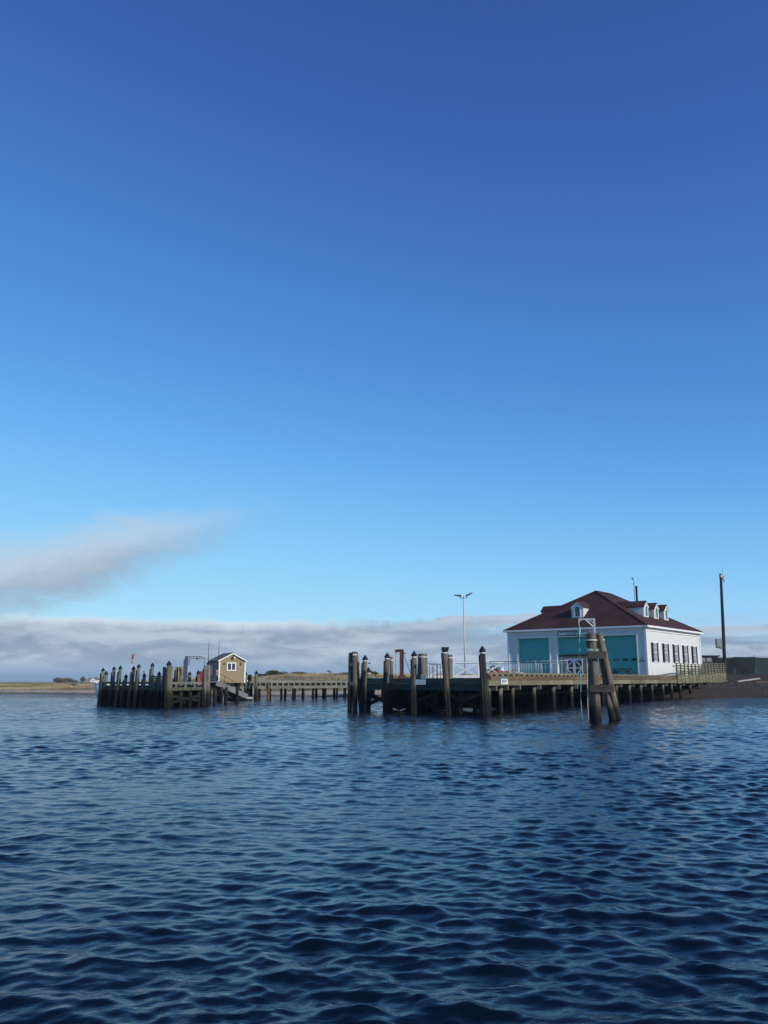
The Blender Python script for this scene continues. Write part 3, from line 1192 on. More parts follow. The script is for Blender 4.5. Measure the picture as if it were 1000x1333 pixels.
s = MB()
s.prism([sp(0.1, .16, 0), sp(SLEN, .16, 0), sp(SLEN, 5.4, 0), sp(1.4, 5.4, 0)], 1.70, 1.88)
s.build('deck', 'slip_green', slip)
for k in range(3):
    a, b = k * SLEN / 3 + .01, (k + 1) * SLEN / 3 - .01
    s = MB()
    s.beam(sp(a, .06, 1.755), sp(b, .06, 1.755), .20, .29)
    s.build('fascia_board', 'slip_green', slip)
    s = MB()
    s.beam(sp(a, .14, 1.42), sp(b, .14, 1.42), .20, .36)
    s.build('lower_board', 'slip_green', slip)
for z in (1.755, 1.42):
    for ss_ in (SLEN,):
        s = MB()
        s.beam(sp(ss_, .05, z), sp(ss_, 5.4, z), .16, .29)
        s.build('side_board', 'slip_green', slip)
for ss_ in np.linspace(0.4, SLEN - .25, 6):
    for dd in (.6, 2.9, 5.0):
        if dd > 1 and ss_ < 1:
            continue
        s = MB()
        q = sp(ss_, dd, 0)
        pile_mesh(s, (q.x, q.y, -1.5), (q.x, q.y, 1.7), .16, .14)
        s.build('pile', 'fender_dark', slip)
for k in range(3):
    for (a, b) in ((0, 1), (1, 0)):
        s = MB()
        s0, s1 = .4 + k * 3.0, .4 + (k + 1) * 2.95
        s.beam(sp(s0, .42 + .12 * a, 1.15 if a == 0 else .15), sp(s1, .42 + .12 * a, .15 if a == 0 else 1.15), .08, .20)
        s.build('brace', 'brace', slip)
for dd in (3.2, 5.1):
    for k in range(2, 9):
        s = MB()
        s.beam(sp(.3 + k * 1.02, dd, .72), sp(.3 + k * 1.02 + .98, dd, .72), .06, 1.1)
        s.build('skirt_plank', 'brace', slip)
# little heap of green net on the edge
nt_ = MB()
pts = [sp(8.2 + .55 * math.sin(k * 1.9) * (k / 14), .12 + .05 * math.cos(k * 2.3), 1.93 + .02 * math.sin(k * 3.1)) for k in range(15)]
nt_.tube(pts, .03, 6)
nt_.tube([sp(9.1 - k * .19, .0, 1.93 + .03 * math.sin(k * 1.7)) for k in range(10)], .028, 6)
o = settle(nt_.build('mooring_line', 'rope_green'))
tag(o, 'pale green mooring line lying along the landing edge', 'rope')


# standing piles along the slip ---------------------------------------------------
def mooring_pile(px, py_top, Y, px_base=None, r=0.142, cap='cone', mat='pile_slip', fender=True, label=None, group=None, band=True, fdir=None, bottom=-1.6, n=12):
    top = at(px, py_top, Y)
    if px_base is None:
        base = V(top.x, top.y, bottom)
    else:
        # the base bearing is read at the waterline
        bx = (px_base - 500) / 1121.4 * Y
        base = V(bx, top.y, 0.0)
        base = top + (base - top) * ((top.z - bottom) / (top.z - 0.0))
    th_ = thing('mooring_pile', label, 'pile', base, group)
    hcap = 2.0 * r if cap == 'cone' else 0.0
    d = (top - base).normalized()
    ptop = top - d * hcap
    s = MB()
    pile_mesh(s, base, ptop, r * 1.08, r * .96, n)
    s.build('post', mat, th_)
    if cap == 'cone':
        s = MB()
        s.cone(ptop + ZUP * .03, r * 1.24, hcap - .03, 14)
        s.tube([ptop - ZUP * .03, ptop + ZUP * .035], r * 1.22, 14)
        s.build('cap', 'cap_black', th_)
        if band:
            s = MB()
            s.tube([ptop - d * .16, ptop - d * .07], r * 1.06, 14)
            s.build('band', 'rope_pale', th_)
    elif cap == 'flat':
        if band:
            s = MB()
            s.tube([ptop - d * .24, ptop - d * .19], r * 1.05, 14)
            s.build('band', 'aluminium', th_)
    if fender:
        f = V(-0.93, -0.36, 0) if fdir is None else fdir
        s = MB()
        a = base + f * (r + .025)
        b = top + f * (r + .025) - d * (hcap + .22)
        s.beam(a, b, r * 1.1, .07, f)
        s.build('fender_board', 'fender_dark', th_)
    return th_


GP = 'capped piles along the dark landing stage'
LB = 'brown timber pile with black cone cap against dark landing stage'
mooring_pile(475.6, 852.0, 52.4, 473.5, label='brown timber pile with black cone cap beside the bound pile cluster', group=GP)
mooring_pile(504.3, 849.0, 50.9, 503.0, label='brown timber pile with black cone cap in front of thin grey post', group=GP)
mooring_pile(539.2, 846.6, 49.2, 539.5, label='brown timber pile with black cone cap beside the wide blue-grey notice', group=GP)
mooring_pile(627.6, 840.0, 46.9, 632.0, r=.155, mat='fender_dark', label='tallest dark capped pile at the corner between landing and pier', fdir=V(-.9, -.42, 0))
mooring_pile(479.8, 868.0, 56.0, r=.16, fender=False, label='short capped pile behind the landing stage', mat='pile_brown')
mooring_pile(509.6, 855.0, 55.5, r=.12, cap='flat', fender=False, label='thin grey uncapped post beside a capped landing pile', mat='pile_grey')
# leaning pile with flat black head and bracket
th_ = mooring_pile(578.3, 845.0, 47.9, 584.5, r=.13, cap='flat', label='leaning pile with square black head plate and side bracket', mat='pile_slip', band=True)
tp = at(578.3, 844.6, 47.9)
s = MB()
s.obox(tp + V(.05, 0, .02), V(1, 0, 0), V(0, 1, 0), ZUP, .20, .20, .07)
s.obox(tp + V(.03, 0, -.08), V(1, 0, 0), V(0, 1, 0), ZUP, .17, .17, .06)
s.beam(tp + V(.22, 0, -.02), tp + V(.18, 0, -.42), .03, .03)
s.build('head_plate', 'cap_black', th_)
mooring_pile(585.8, 852.0, 56.0, r=.17, cap='flat', fender=False, label='plain grey pile standing behind the leaning pile', mat='pile_grey')


def dolphin(name, label, members, Y, walers, mat, group=None):
    ctr = sum((V((m[2] - 500) / 1121.4 * m[4], m[4], 0) for m in members), V(0, 0, 0)) / len(members)
    th_ = thing(name, label, 'dolphin', V(ctr.x, ctr.y, -1.6), group)
    for (tx, ty, bx, r, Yt, Yb) in members:
        top = at(tx, ty, Yt)
        base = V((bx - 500) / 1121.4 * Yb, Yb, 0)
        base = top + (base - top) * ((top.z + 1.6) / top.z)
        s = MB()
        pile_mesh(s, base, top, r * 1.1, r * .95, 14)
        s.build('pile', mat, th_)
    return th_


# three-legged dolphin group beside the slip
d2 = thing('dolphin', 'cluster of flat-topped grey piles bound together off the landing end', 'dolphin', V(-2.0, 52.7, -1.6))
for (tx, ty, bx, r, Yt) in ((456.5, 849.5, 455.8, .13, 52.4), (461.3, 848.2, 462.6, .155, 52.2), (463.5, 849.0, 470.2, .13, 53.0)):
    top = at(tx, ty, Yt)
    base = V((bx - 500) / 1121.4 * Yt, Yt, 0)
    base = top + (base - top) * ((top.z + 1.6) / top.z)
    s = MB()
    pile_mesh(s, base, top, r * 1.08, r * .95, 12)
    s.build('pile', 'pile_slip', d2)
for (y0, x0, x1, hh) in ((864.5, 454.6, 467.4, .24), (889.5, 454.2, 470.5, .22)):
    s = MB()
    s.beam(at(x0, y0, 52.0), at(x1, y0, 52.35), .10, hh)
    s.build('waler', 'fender_dark', d2)
s = MB()
s.beam(at(459.5, 852.2, 51.99), at(464.8, 852.2, 51.99), .02, .07)
s.build('reflector', 'aluminium', d2)

# fat bound post with the signs
d3 = thing('bound_pile', 'thick bundle of grey piles behind the blue signs', 'dolphin', V(at(550.5, 900, 53.5).x, 53.5, -1.6))
for dx, dy in ((-.14, 0), (.15, .05), (0.02, -.16)):
    top = at(550.0, 851.0, 53.5) + V(dx, dy, 0)
    s = MB()
    pile_mesh(s, (top.x + dx * .9, top.y + dy, -1.6), top, .17, .15, 12)
    s.build('pile', 'pile_grey', d3)
s = MB()
tq = at(550.2, 856, 53.5)
s.tube([tq, tq + ZUP * .05], .33, 16)
s.build('band', 'aluminium', d3)

for (px0, px1, y0, y1, Y, lab) in ((541.2, 554.2, 884.6, 891.2, 48.35, 'wide blue-grey notice fixed across the landing fascia'),
                                   (548.0, 555.2, 878.0, 883.4, 49.6, 'small pale blue notice standing on the landing edge')):
    a, b = at(px0, (y0 + y1) / 2, Y), at(px1, (y0 + y1) / 2, Y - .12)
    s = MB()
    hh = abs(at(px0, y0, Y).z - at(px0, y1, Y).z)
    s.beam(a, b, .03, hh)
    o = settle(s.build('notice_board', 'sign_blue'))
    tag(o, lab, 'sign')
    ORIGIN[o.name] = Vector(o.location)
    s = MB()
    ex = (b - a).normalized()
    ey = V(ex.y, -ex.x, 0)
    mk = []
    L = (b - a).length
    for r_ in range(2):
        for k in range(7):
            if random.random() < .85:
                x0 = -L * .38 + k * L * .11
                mk.append((x0, hh * (.18 - .34 * r_), x0 + L * .075, hh * (.18 - .34 * r_), hh * .13))
    letters(s, (a + b) / 2 + ey * .019, ex, ey, mk)
    s.build('lettering', 'letter_grey', o, kind='stuff')
s = MB()
q = at(551.5, 884.5, 49.6)
s.beam(V(q.x, q.y + .03, 1.8), V(q.x, q.y + .03, 2.02), .04, .04)
o = settle(s.build('sign_post', 'galvanised'))
tag(o, 'short metal post under the small pale blue notice', 'post')

# rusty hoist post
hz = 1.88
hst = thing('hoist_post', 'rust red steel hoist post with short top arm and stay', 'hoist', V(at(521.8, 880, 52.4).x, 52.4, hz))
tp = at(522.3, 845.3, 52.4)
bx = tp.x + .03
s = MB()
s.obox(V(bx, 52.4, (hz + tp.z) / 2), V(1, 0, 0), V(0, 1, 0), ZUP, .085, .14, (tp.z - hz) / 2)
for sx in (-1, 1):
    s.obox(V(bx + sx * .105, 52.4, (hz + tp.z) / 2), V(1, 0, 0), V(0, 1, 0), ZUP, .02, .17, (tp.z - hz) / 2 - .01)
s.build('column', 'rust_steel', hst)
s = MB()
s.beam(V(bx - .40, 52.4, tp.z - .08), V(bx + .12, 52.4, tp.z - .08), .2, .16)
s.beam(V(bx - .40, 52.4, tp.z - .17), V(bx - .26, 52.4, tp.z - .17), .2, .06)
s.build('arm', 'rust_steel', hst)
s = MB()
s.obox(V(bx + .05, 52.4, hz + .06), V(1, 0, 0), V(0, 1, 0), ZUP, .33, .3, .06)
s.obox(V(bx + .02, 52.4, hz + .17), V(1, 0, 0), V(0, 1, 0), ZUP, .2, .2, .06)
s.build('foot_plate', 'rust_steel', hst)
s = MB()
s.tube([V(bx - .36, 52.4, tp.z - .15), V(bx - .36, 52.4, hz)], .012, 6)
s.build('cable', 'dark_steel', hst)
s = MB()
s.tube([V(bx + .14, 52.4, tp.z - .35), V(bx + .62, 52.5, hz + .12)], .016, 6)
s.tube([V(bx + .10, 52.4, tp.z - .24), V(bx + .26, 52.4, tp.z - .24)], .035, 6)
s.build('stay', 'dark_steel', hst)
s = MB()
for k in range(3):
    s.tube([V(bx - .85 + .22 * math.cos(a_) * (1 - .1 * k), 52.6 + .22 * math.sin(a_), hz + .04 + .07 * k) for a_ in np.linspace(0, 6.28, 13)], .045, 6)
o = settle(s.build('rope_coil', 'car_rubber'))
tag(o, 'dark coil of hose on the landing beside rusty post', 'hose')
s = MB()
for k in range(3):
    s.tube([V(bx + .75 + .2 * math.cos(a_) * (1 - .1 * k), 52.3 + .2 * math.sin(a_), hz + .04 + .08 * k) for a_ in np.linspace(0, 6.28, 13)], .05, 6)
o = settle(s.build('rope_coil', 'car_rubber'))
tag(o, 'dark coil of rope at the foot of the stay wire', 'rope')

# ------------------------------------------------------------------ white lattice gangway
GA, GB = V(9.25, 66.0, 0), V(3.35, 66.9, 0)
gw = thing('gangway', 'white aluminium lattice gangway reaching onto the main pier', 'gangway', (GA + GB) / 2 + V(0, 0, 1.86))
gd_ = (GB - GA).normalized()
gn = V(-gd_.y, gd_.x, 0)
if gn.y > 0:
    gn = -gn
GL = (GB - GA).length
for side, off in (('near', 0.0), ('far', 1.25)):
    def gp(t, z):
        q = GA + gd_ * t - gn * off
        return V(q.x, q.y, z)
    zb, zt = 2.07, 3.14
    drop = lambda t: -0.10 * (t / GL) ** 2
    s = MB()
    s.tube([gp(t_, zt + drop(t_)) for t_ in np.linspace(0, GL, 6)], .042, 8)
    s.build('top_chord', 'aluminium', gw)
    s = MB()
    s.beam(gp(0, zb), gp(GL, zb), .10, .20)
    s.build('bottom_chord', 'aluminium', gw)
    np_ = 3
    pl = GL / np_
    for k in range(np_):
        for a_, b_ in ((0, 1), (1, 0)):
            s = MB()
            t0, t1 = k * pl + .06, (k + 1) * pl - .06
            o2 = -.02 if a_ else .02
            s.beam(gp(t0, zb if a_ == 0 else zt + drop(t0)) + gn * o2, gp(t1, zt + drop(t1) if a_ == 0 else zb) + gn * o2, .035, .055)
            s.build('diagonal', 'aluminium', gw)
    for k in range(np_ + 1):
        s = MB()
        t0 = min(max(k * pl, .03), GL - .03)
        s.beam(gp(t0, zb), gp(t0, zt + drop(t0)), .05, .05)
        s.build('upright', 'aluminium', gw)
s = MB()
q0, q1 = GA - gn * .62, GB - gn * .62
s.beam(V(q0.x, q0.y, 2.03), V(q1.x, q1.y, 2.03), 1.15, .05)
s.build('walkway', 'ramp_grey', gw)
# support frame in the water below its outer end
s = MB()
for q in (GB + gn * .05 + V(.3, 0, 0), GB - gn * 1.3 + V(.3, 0, 0)):
    pile_mesh(s, (q.x, q.y, -1.6), (q.x, q.y, 1.94), .15, .13)
s.build('support_pile', 'fender_dark', gw)

# hoops behind (dark inverted loops) and red gear on the deck
for k, pxx in enumerate((561.0, 566.8, 571.6)):
    s = MB()
    b_ = V(at(pxx, 880, 64.0).x, 64.0, 0)
    pts = [V(b_.x - .11, 64, 1.7), V(b_.x - .11, 64, 2.78)] + [V(b_.x + .11 * math.cos(a_), 64, 2.85 + .13 * math.sin(a_)) for a_ in np.linspace(math.pi, 0, 7)] + [V(b_.x + .11, 64, 2.78), V(b_.x + .11, 64, 1.7)]
    s.tube(pts, .022, 8)
    o = settle(s.build('metal_hoop', 'dark_steel'))
    tag(o, 'dark inverted metal hoop behind the gangway, %s from the bundle of piles' % ('first', 'second', 'third')[k], 'hoop', 'row of metal hoops')
s = MB()
a_, b_ = V(at(558, 880, 64).x, 64, 0), V(at(575, 880, 64).x, 64, 0)
s.beam(V(a_.x - .2, 64, 1.66), V(b_.x, 64, 1.66), 1.0, .12)
hpf = settle(s.build('hoop_stage', 'slip_green'))
tag(hpf, 'narrow dark stage carrying the metal hoops behind the landing', 'staging')
s = MB()
for q in (V(a_.x, 63.8, 0), V(b_.x - .2, 63.8, 0)):
    s = MB()
    pile_mesh(s, (q.x, 64, -1.6), (q.x, 64, 1.6), .13, .12)
    ORIGIN[hpf.name] = Vector(hpf.location)
    s.build('pile', 'fender_dark', hpf)

zd = ZDK
# coiled dark hose reels with red hubs
for k, (pxx, r_) in enumerate(((638.5, .20), (642.2, .22), (645.8, .25), (647.5, .17))):
    Yk = 70.5 + .35 * k
    q = at(pxx, 880, Yk)
    zc = zd + .35 + (.25 if k in (1, 3) else 0)
    rl = thing('hose_reel', 'dark round hose reel on pier, %s from the red tub' % ('fourth', 'third', 'second', 'first')[k], 'reel', V(q.x, Yk, zd), 'dark reels beside the red tub')
    s = MB()
    for j in range(3):
        s.tube([V(q.x + (r_ + .02 * j) * math.cos(a_), Yk - .08 + .08 * j, zc + (r_ + .02 * j) * math.sin(a_)) for a_ in np.linspace(0, 6.283, 17)], .05, 6)
    s.build('coil', 'car_rubber', rl)
    s = MB()
    s.tube([V(q.x, Yk - .14, zc), V(q.x, Yk + .14, zc)], .08, 8)
    s.build('hub', 'red_paint' if k % 2 == 0 else 'box_grey', rl)
    s = MB()
    s.beam(V(q.x, Yk + .16, zd), V(q.x, Yk + .16, zc), .08, .05)
    s.beam(V(q.x - .16, Yk + .10, zd + .03), V(q.x + .16, Yk + .10, zd + .03), .3, .06)
    s.build('stand', 'dark_steel', rl)
q = at(655.5, 880, 70.5)
tub = thing('red_tub', 'bright red plastic tub with open rim on the pier deck', 'tub', V(q.x, 70.5, zd))
s = MB()
w0, w1, hh = .40, .48, .42
vs = [V(q.x + sx * w0, 70.5 + sy * .28, zd) for sx in (-1, 1) for sy in (-1, 1)] + [V(q.x + sx * w1, 70.5 + sy * .33, zd + hh) for sx in (-1, 1) for sy in (-1, 1)]
s.add(vs, [(0, 2, 3, 1), (0, 4, 6, 2), (1, 3, 7, 5), (0, 1, 5, 4), (2, 6, 7, 3)])
s.build('bin', 'red_paint', tub)
s = MB()
for sy in (-1, 1):
    s.beam(V(q.x - .50, 70.5 + sy * .34, zd + hh), V(q.x + .50, 70.5 + sy * .34, zd + hh), .05, .05)
for sx in (-1, 1):
    s.beam(V(q.x + sx * .49, 70.5 - .31, zd + hh), V(q.x + sx * .49, 70.5 + .31, zd + hh), .05, .05)
s.build('rim', 'red_pale', tub)
# white sack behind the tub
q = at(653.5, 870, 71.6)
s = MB()
pts = [V(q.x, 71.6, zd), V(q.x, 71.6, zd + .25), V(q.x + .02, 71.6, zd + .55), V(q.x, 71.6, zd + .72), V(q.x + .03, 71.6, zd + .80)]
s.tube(pts, [.30, .36, .30, .16, .07], 10, True, .08)
o = settle(s.build('white_sack', 'sign_white'))
tag(o, 'pale upright sack behind the red tub on pier', 'sack')
q = at(670.0, 874, 72.0)
bin_ = thing('grey_bin', 'small dark grey bin with lid behind the pale railing', 'bin', V(q.x, 72, zd))
s = MB()
s.obox(V(q.x, 72, zd + .24), V(1, 0, 0), V(0, 1, 0), ZUP, .20, .2, .24)
s.build('bin_body', 'box_grey', bin_)
s = MB()
s.obox(V(q.x, 72, zd + .51), V(1, 0, 0), V(0, 1, 0), ZUP, .23, .23, .03)
s.build('lid', 'dark_steel', bin_)
q = at(676.0, 876, 69.0)
s = MB()
s.beam(V(q.x - .28, 69, zd + .14), V(q.x + .28, 69, zd + .14), .3, .28)
s.beam(V(q.x - .30, 69, zd + .30), V(q.x + .30, 69, zd + .30), .34, .05)
o = settle(s.build('white_box', 'trim_white'))
tag(o, 'low white box with lid at the foot of the railing', 'box')

# ------------------------------------------------------------------ pale railing across the pier
rA = pe(14.3, 0.55, 0)
rB = rA + E2 * 6.3
rail = thing('deck_railing', 'pale blue-grey metal railing with close upright bars across the pier', 'railing', (rA + rB) / 2 + V(0, 0, zd))
rd = (rB - rA).normalized()
RL = (rB - rA).length


def rp(t, z):
    q = rA + rd * t
    return V(q.x, q.y, z)


for z in (3.14, 2.98, 2.22):
    s = MB()
    s.tube([rp(0, z), rp(RL, z)], .028 if z > 3 else .018, 8)
    s.build('rail', 'pale_blue_rail', rail)
for t in np.linspace(0, RL, 6):
    s = MB()
    s.tube([rp(t, zd), rp(t, 3.16)], .03, 8)
    s.build('post', 'pale_blue_rail', rail)
for k in range(46):
    t = .10 + k * (RL - .2) / 45
    s = MB()
    dense = 1.9 < t < 4.5
    if not dense and k % 2:
        continue
    s.tube([rp(t, 2.22), rp(t, 2.98)], .022 if dense else .011, 6)
    s.build('baluster', 'aluminium' if dense else 'pale_blue_rail', rail)

# ------------------------------------------------------------------ hut with crossed doors
HC = at(731.3, 877, 83.0)
HC = V(HC.x, HC.y, 0)
hw_, hd_ = 2.72, 2.2
hut = thing('storage_hut', 'small tan hut with brown double doors crossed in white, before middle garage door', 'hut', HC - E2 * 1.35 + E1 * 1.1 + V(0, 0, zd))


def hh_(u, v, z):          # u to the right along the front
    q = HC - E2 * u + E1 * v
    return V(q.x, q.y, z)


zt = 4.00
s = MB()
s.prism([hh_(0, 0, 0), hh_(hw_, 0, 0), hh_(hw_, hd_, 0), hh_(0, hd_, 0)], zd, zt)
s.build('wall', 'hut_tan', hut)
s = MB()
s.add([hh_(-.18, -.22, zt + .02), hh_(hw_ + .18, -.22, zt + .02), hh_(hw_ + .18, hd_ + .1, zt + .22), hh_(-.18, hd_ + .1, zt + .22),
       hh_(-.18, -.22, zt + .15), hh_(hw_ + .18, -.22, zt + .15), hh_(hw_ + .18, hd_ + .1, zt + .36), hh_(-.18, hd_ + .1, zt + .36)],
      [(0, 3, 2, 1), (4, 5, 6, 7), (0, 1, 5, 4), (1, 2, 6, 5), (2, 3, 7, 6), (3, 0, 4, 7)])
s.build('roof', 'cap_black', hut)
for uu in (.05, hw_ - .05):
    s = MB()
    q = hh_(uu, 0, (zd + zt) / 2)
    s.obox(q, E2, E1, ZUP, .06, .03, (zt - zd) / 2 - .01)
    s.build('corner_trim', 'trim_white', hut)
dz0, dz1 = zd + .05, zt - .28
for dd, (u0, u1) in enumerate(((.48, 1.34), (1.38, 2.24))):
    s = MB()
    s.beam(hh_(u0, -.03, (dz0 + dz1) / 2), hh_(u1, -.03, (dz0 + dz1) / 2), .04, dz1 - dz0)
    dr_ = s.build('door', 'hut_door', hut)
    s = MB()
    for uu in (u0 + .05, u1 - .05):
        q = hh_(uu, -.062, (dz0 + dz1) / 2)
        s.obox(q, E2, E1, ZUP, .05, .012, (dz1 - dz0) / 2)
    mid_ = (dz0 + dz1) / 2
    for zz in (dz0 + .05, mid_, dz1 - .05):
        s.beam(hh_(u0 + .1, -.062, zz), hh_(u1 - .1, -.062, zz), .022, .10)
    i0, i1 = (u0 + .1, u1 - .1)
    if dd == 0:
        s.beam(hh_(i0, -.06, mid_ + .06), hh_(i1, -.06, dz1 - .1), .018, .09)
        s.beam(hh_(i0, -.06, mid_ - .06), hh_(i1, -.06, dz0 + .1), .018, .09)
    else:
        s.beam(hh_(i1, -.06, mid_ + .06), hh_(i0, -.06, dz1 - .1), .018, .09)
        s.beam(hh_(i1, -.06, mid_ - .06), hh_(i0, -.06, dz0 + .1), .018, .09)
    s.build('cross_brace', 'trim_white', dr_)
s = MB()
s.beam(hh_(.38, -.035, dz1 + .06), hh_(2.34, -.035, dz1 + .06), .05, .10)
s.build('lintel', 'trim_white', hut)

# ------------------------------------------------------------------ picnic table
q = at(810.5, 877, 81.5)
tb = thing('picnic_table', 'dark wooden picnic table in front of the right garage door', 'table', V(q.x, q.y, zd))


def tp_(a, b, z):
    p = V(q.x, q.y, 0) - E2 * a + E1 * b
    return V(p.x, p.y, zd + z)


for k in range(5):
    s = MB()
    s.beam(tp_(-1.05, -.32 + k * .16, .76), tp_(1.05, -.32 + k * .16, .76), .15, .05)
    s.build('top_plank', 'fender_dark', tb)
for b_ in (-.72, .72):
    s = MB()
    s.beam(tp_(-1.05, b_, .45), tp_(1.05, b_, .45), .26, .05)
    s.build('seat_plank', 'fender_dark', tb)
for a_ in (-.75, .75):
    for sg_ in (-1, 1):
        s = MB()
        s.beam(tp_(a_ + .03 * sg_, -.68 * sg_, .02), tp_(a_ + .03 * sg_, .3 * sg_, .72), .05, .10)
        s.build('leg', 'fender_dark', tb)
    s = MB()
    s.beam(tp_(a_, -.8, .40), tp_(a_, .8, .40), .05, .09)
    s.build('cross_bar', 'fender_dark', tb)
for a_ in (-1, 1):
    s = MB()
    s.beam(tp_(a_ * .72, 0, .38), tp_(a_ * .1, 0, .72), .05, .08)
    s.build('stay', 'fender_dark', tb)

# ------------------------------------------------------------------ dolphin with davit standing in the water
YD = 40.3
dol = thing('mooring_dolphin', 'leaning pile dolphin with white davit standing in open water', 'dolphin', V(10.2, YD, -1.6))
for (tx, ty, bx, r, Yt, Yb, mt) in ((770.4, 824.0, 775.2, .185, 40.0, 40.0, 'pile_brown'), (766.6, 824.6, 770.0, .165, 40.3, 40.35, 'pile_brown'),
                                    (780.3, 824.2, 802.0, .155, 40.2, 40.3, 'pile_brown'), (778.0, 826.0, 795.2, .15, 40.75, 40.2, 'pile_brown')):
    top = at(tx, ty, Yt)
    base = V((bx - 500) / 1121.4 * Yb, Yb, 0)
    base = top + (base - top) * ((top.z + 1.6) / top.z)
    s = MB()
    pile_mesh(s, base, top, r * 1.12, r * .96, 18)
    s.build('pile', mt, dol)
for (y0, x0, x1, hh) in ((852.6, 764.6, 789.2, .33), (896.2, 767.6, 799.2, .32)):
    for yy, wd in ((39.72, .12), (40.62, .12)):
        s = MB()
        a_, b_ = at(x0, y0, yy), at(x1, y0, yy)
        b_.z = a_.z
        s.beam(a_, b_, wd, hh)
        s.build('waler', 'waler', dol)
s = MB()
a_ = at(768.6, 834.2, 40.05)
s.tube([a_ + V(.02, 0, 0), a_ + V(.02, 0, .045)], .30, 20)
s.build('band', 'aluminium', dol)
s = MB()
a_ = at(782.6, 833.5, 40.25)
s.tube([a_, a_ + V(.0, 0, .04)], .175, 16)
s.build('band', 'aluminium', dol)
s = MB()
for k in range(3):
    a_ = at(769.3, 847.4 - k * 1.0, 40.1)
    s.tube([a_ + V(.34 * math.cos(t), .26 * math.sin(t), .01 * math.sin(3 * t + k)) for t in np.linspace(0, 6.283, 17)], .021, 6)
s.build('rope_lashing', 'rope_green', dol)
# davit
dv = MB()
a_ = at(774.8, 826, 40.2)
tpz = at(774.8, 806.5, 40.2)
xe = at(753.0, 806.5, 40.2).x
dv.beam(V(a_.x, 40.2, a_.z - .9), V(a_.x - .02, 40.2, tpz.z), .08, .08)
dvo = dv.build('davit_post', 'galvanised', dol)
dv = MB()
dv.beam(V(a_.x + .03, 40.2, tpz.z + .02), V(xe, 40.2, tpz.z + .02), .06, .062)
dv.build('davit_arm', 'galvanised', dvo)
dv = MB()
dv.beam(V(at(763, 808, 40.2).x, 40.2, tpz.z - .02), V(a_.x, 40.2, at(774, 817.5, 40.2).z), .04, .042)
dv.tube([V(a_.x - .30 + .28 * math.sin(t), 40.2, tpz.z - .32 + .28 * math.cos(t)) for t in np.linspace(0, 1.57, 7)], .014, 6)
dv.tube([V(xe + .16 - .14 * math.sin(t), 40.2, tpz.z - .16 + .14 * math.cos(t)) for t in np.linspace(0, 1.57, 6)], .014, 6)
dv.build('davit_brace', 'aluminium', dvo)
s = MB()
s.tube([V(xe + .02, 40.2, tpz.z - .03), at(753.6, 813, 40.2), at(755.2, 818, 40.2)], .020, 6)
s.build('pendant', 'rope_pale', dvo)
s = MB()
s.tube([at(754.6, 817.5, 40.2), at(754.2, 824, 40.2), at(753.8, 830.5, 40.2)], [.05, .065, .04], 8)
s.build('tackle', 'rope_green', dvo)
s = MB()
pts = [at(754.2, 830, 40.2)] + [at(754.0 + 3.0 * (k / 10) + .35 * math.sin(k * 1.3), 830 + 9.3 * k, 40.2) for k in range(1, 11)]
pts.append(V(pts[-1].x, 40.2, -.3))
s.tube(pts, .019, 6)
s.build('hanging_rope', 'rope_green', dvo)
s = MB()
pts = [at(764.6 + .12 * k + .2 * math.sin(k * 1.7), 872 + 6.5 * k, 40.0) for k in range(9)]
s.tube([at(766.0, 850, 39.85)] + pts + [V(pts[-1].x, 40.0, -.3)], .017, 6)
s.build('side_rope', 'rope_pale', dol)

# ------------------------------------------------------------------ lamp post
q = at(606.0, 880, 97.0)
g0 = gz(q.x, 97.0)
lp = thing('lamp_post', 'tall slim white lamp post with two dark lamp heads', 'lamp post', V(q.x, 97, g0))
tpz = at(603.6, 778.6, 97.0)
s = MB()
s.tube([V(q.x, 97, g0 - .3), V((q.x + tpz.x) / 2, 97, (g0 + tpz.z) / 2), V(tpz.x, 97, tpz.z)], [.11, .09, .065], 12)
s.build('pole', 'lamp_grey', lp)
s = MB()
s.tube([V(tpz.x, 97, tpz.z), V(tpz.x, 97, tpz.z + .25)], [.10, .05], 8)
s.beam(V(tpz.x - .33, 97, tpz.z - .05), V(tpz.x + .36, 97, tpz.z + .02), .07, .06)
s.build('bracket', 'galvanised', lp)
for sgn, tilt in ((-1, .02), (1, .42)):
    b_ = V(tpz.x + sgn * .34, 97, tpz.z - .02)
    s = MB()
    s.tube([b_, b_ + V(0, 0, .33)], .05, 8)
    hd_v = V(sgn * math.cos(tilt), 0, math.sin(tilt))
    hdc = b_ + V(0, 0, .33)
    up = V(-hd_v.z * sgn, 0, abs(hd_v.x))
    s.obox(hdc + hd_v * .32, hd_v, V(0, 1, 0), up, .40, .17, .055)
    s.obox(hdc + hd_v * .22 - up * .06, hd_v, V(0, 1, 0), up, .2, .12, .05)
    s.build('lamp_head', 'dark_steel', lp)

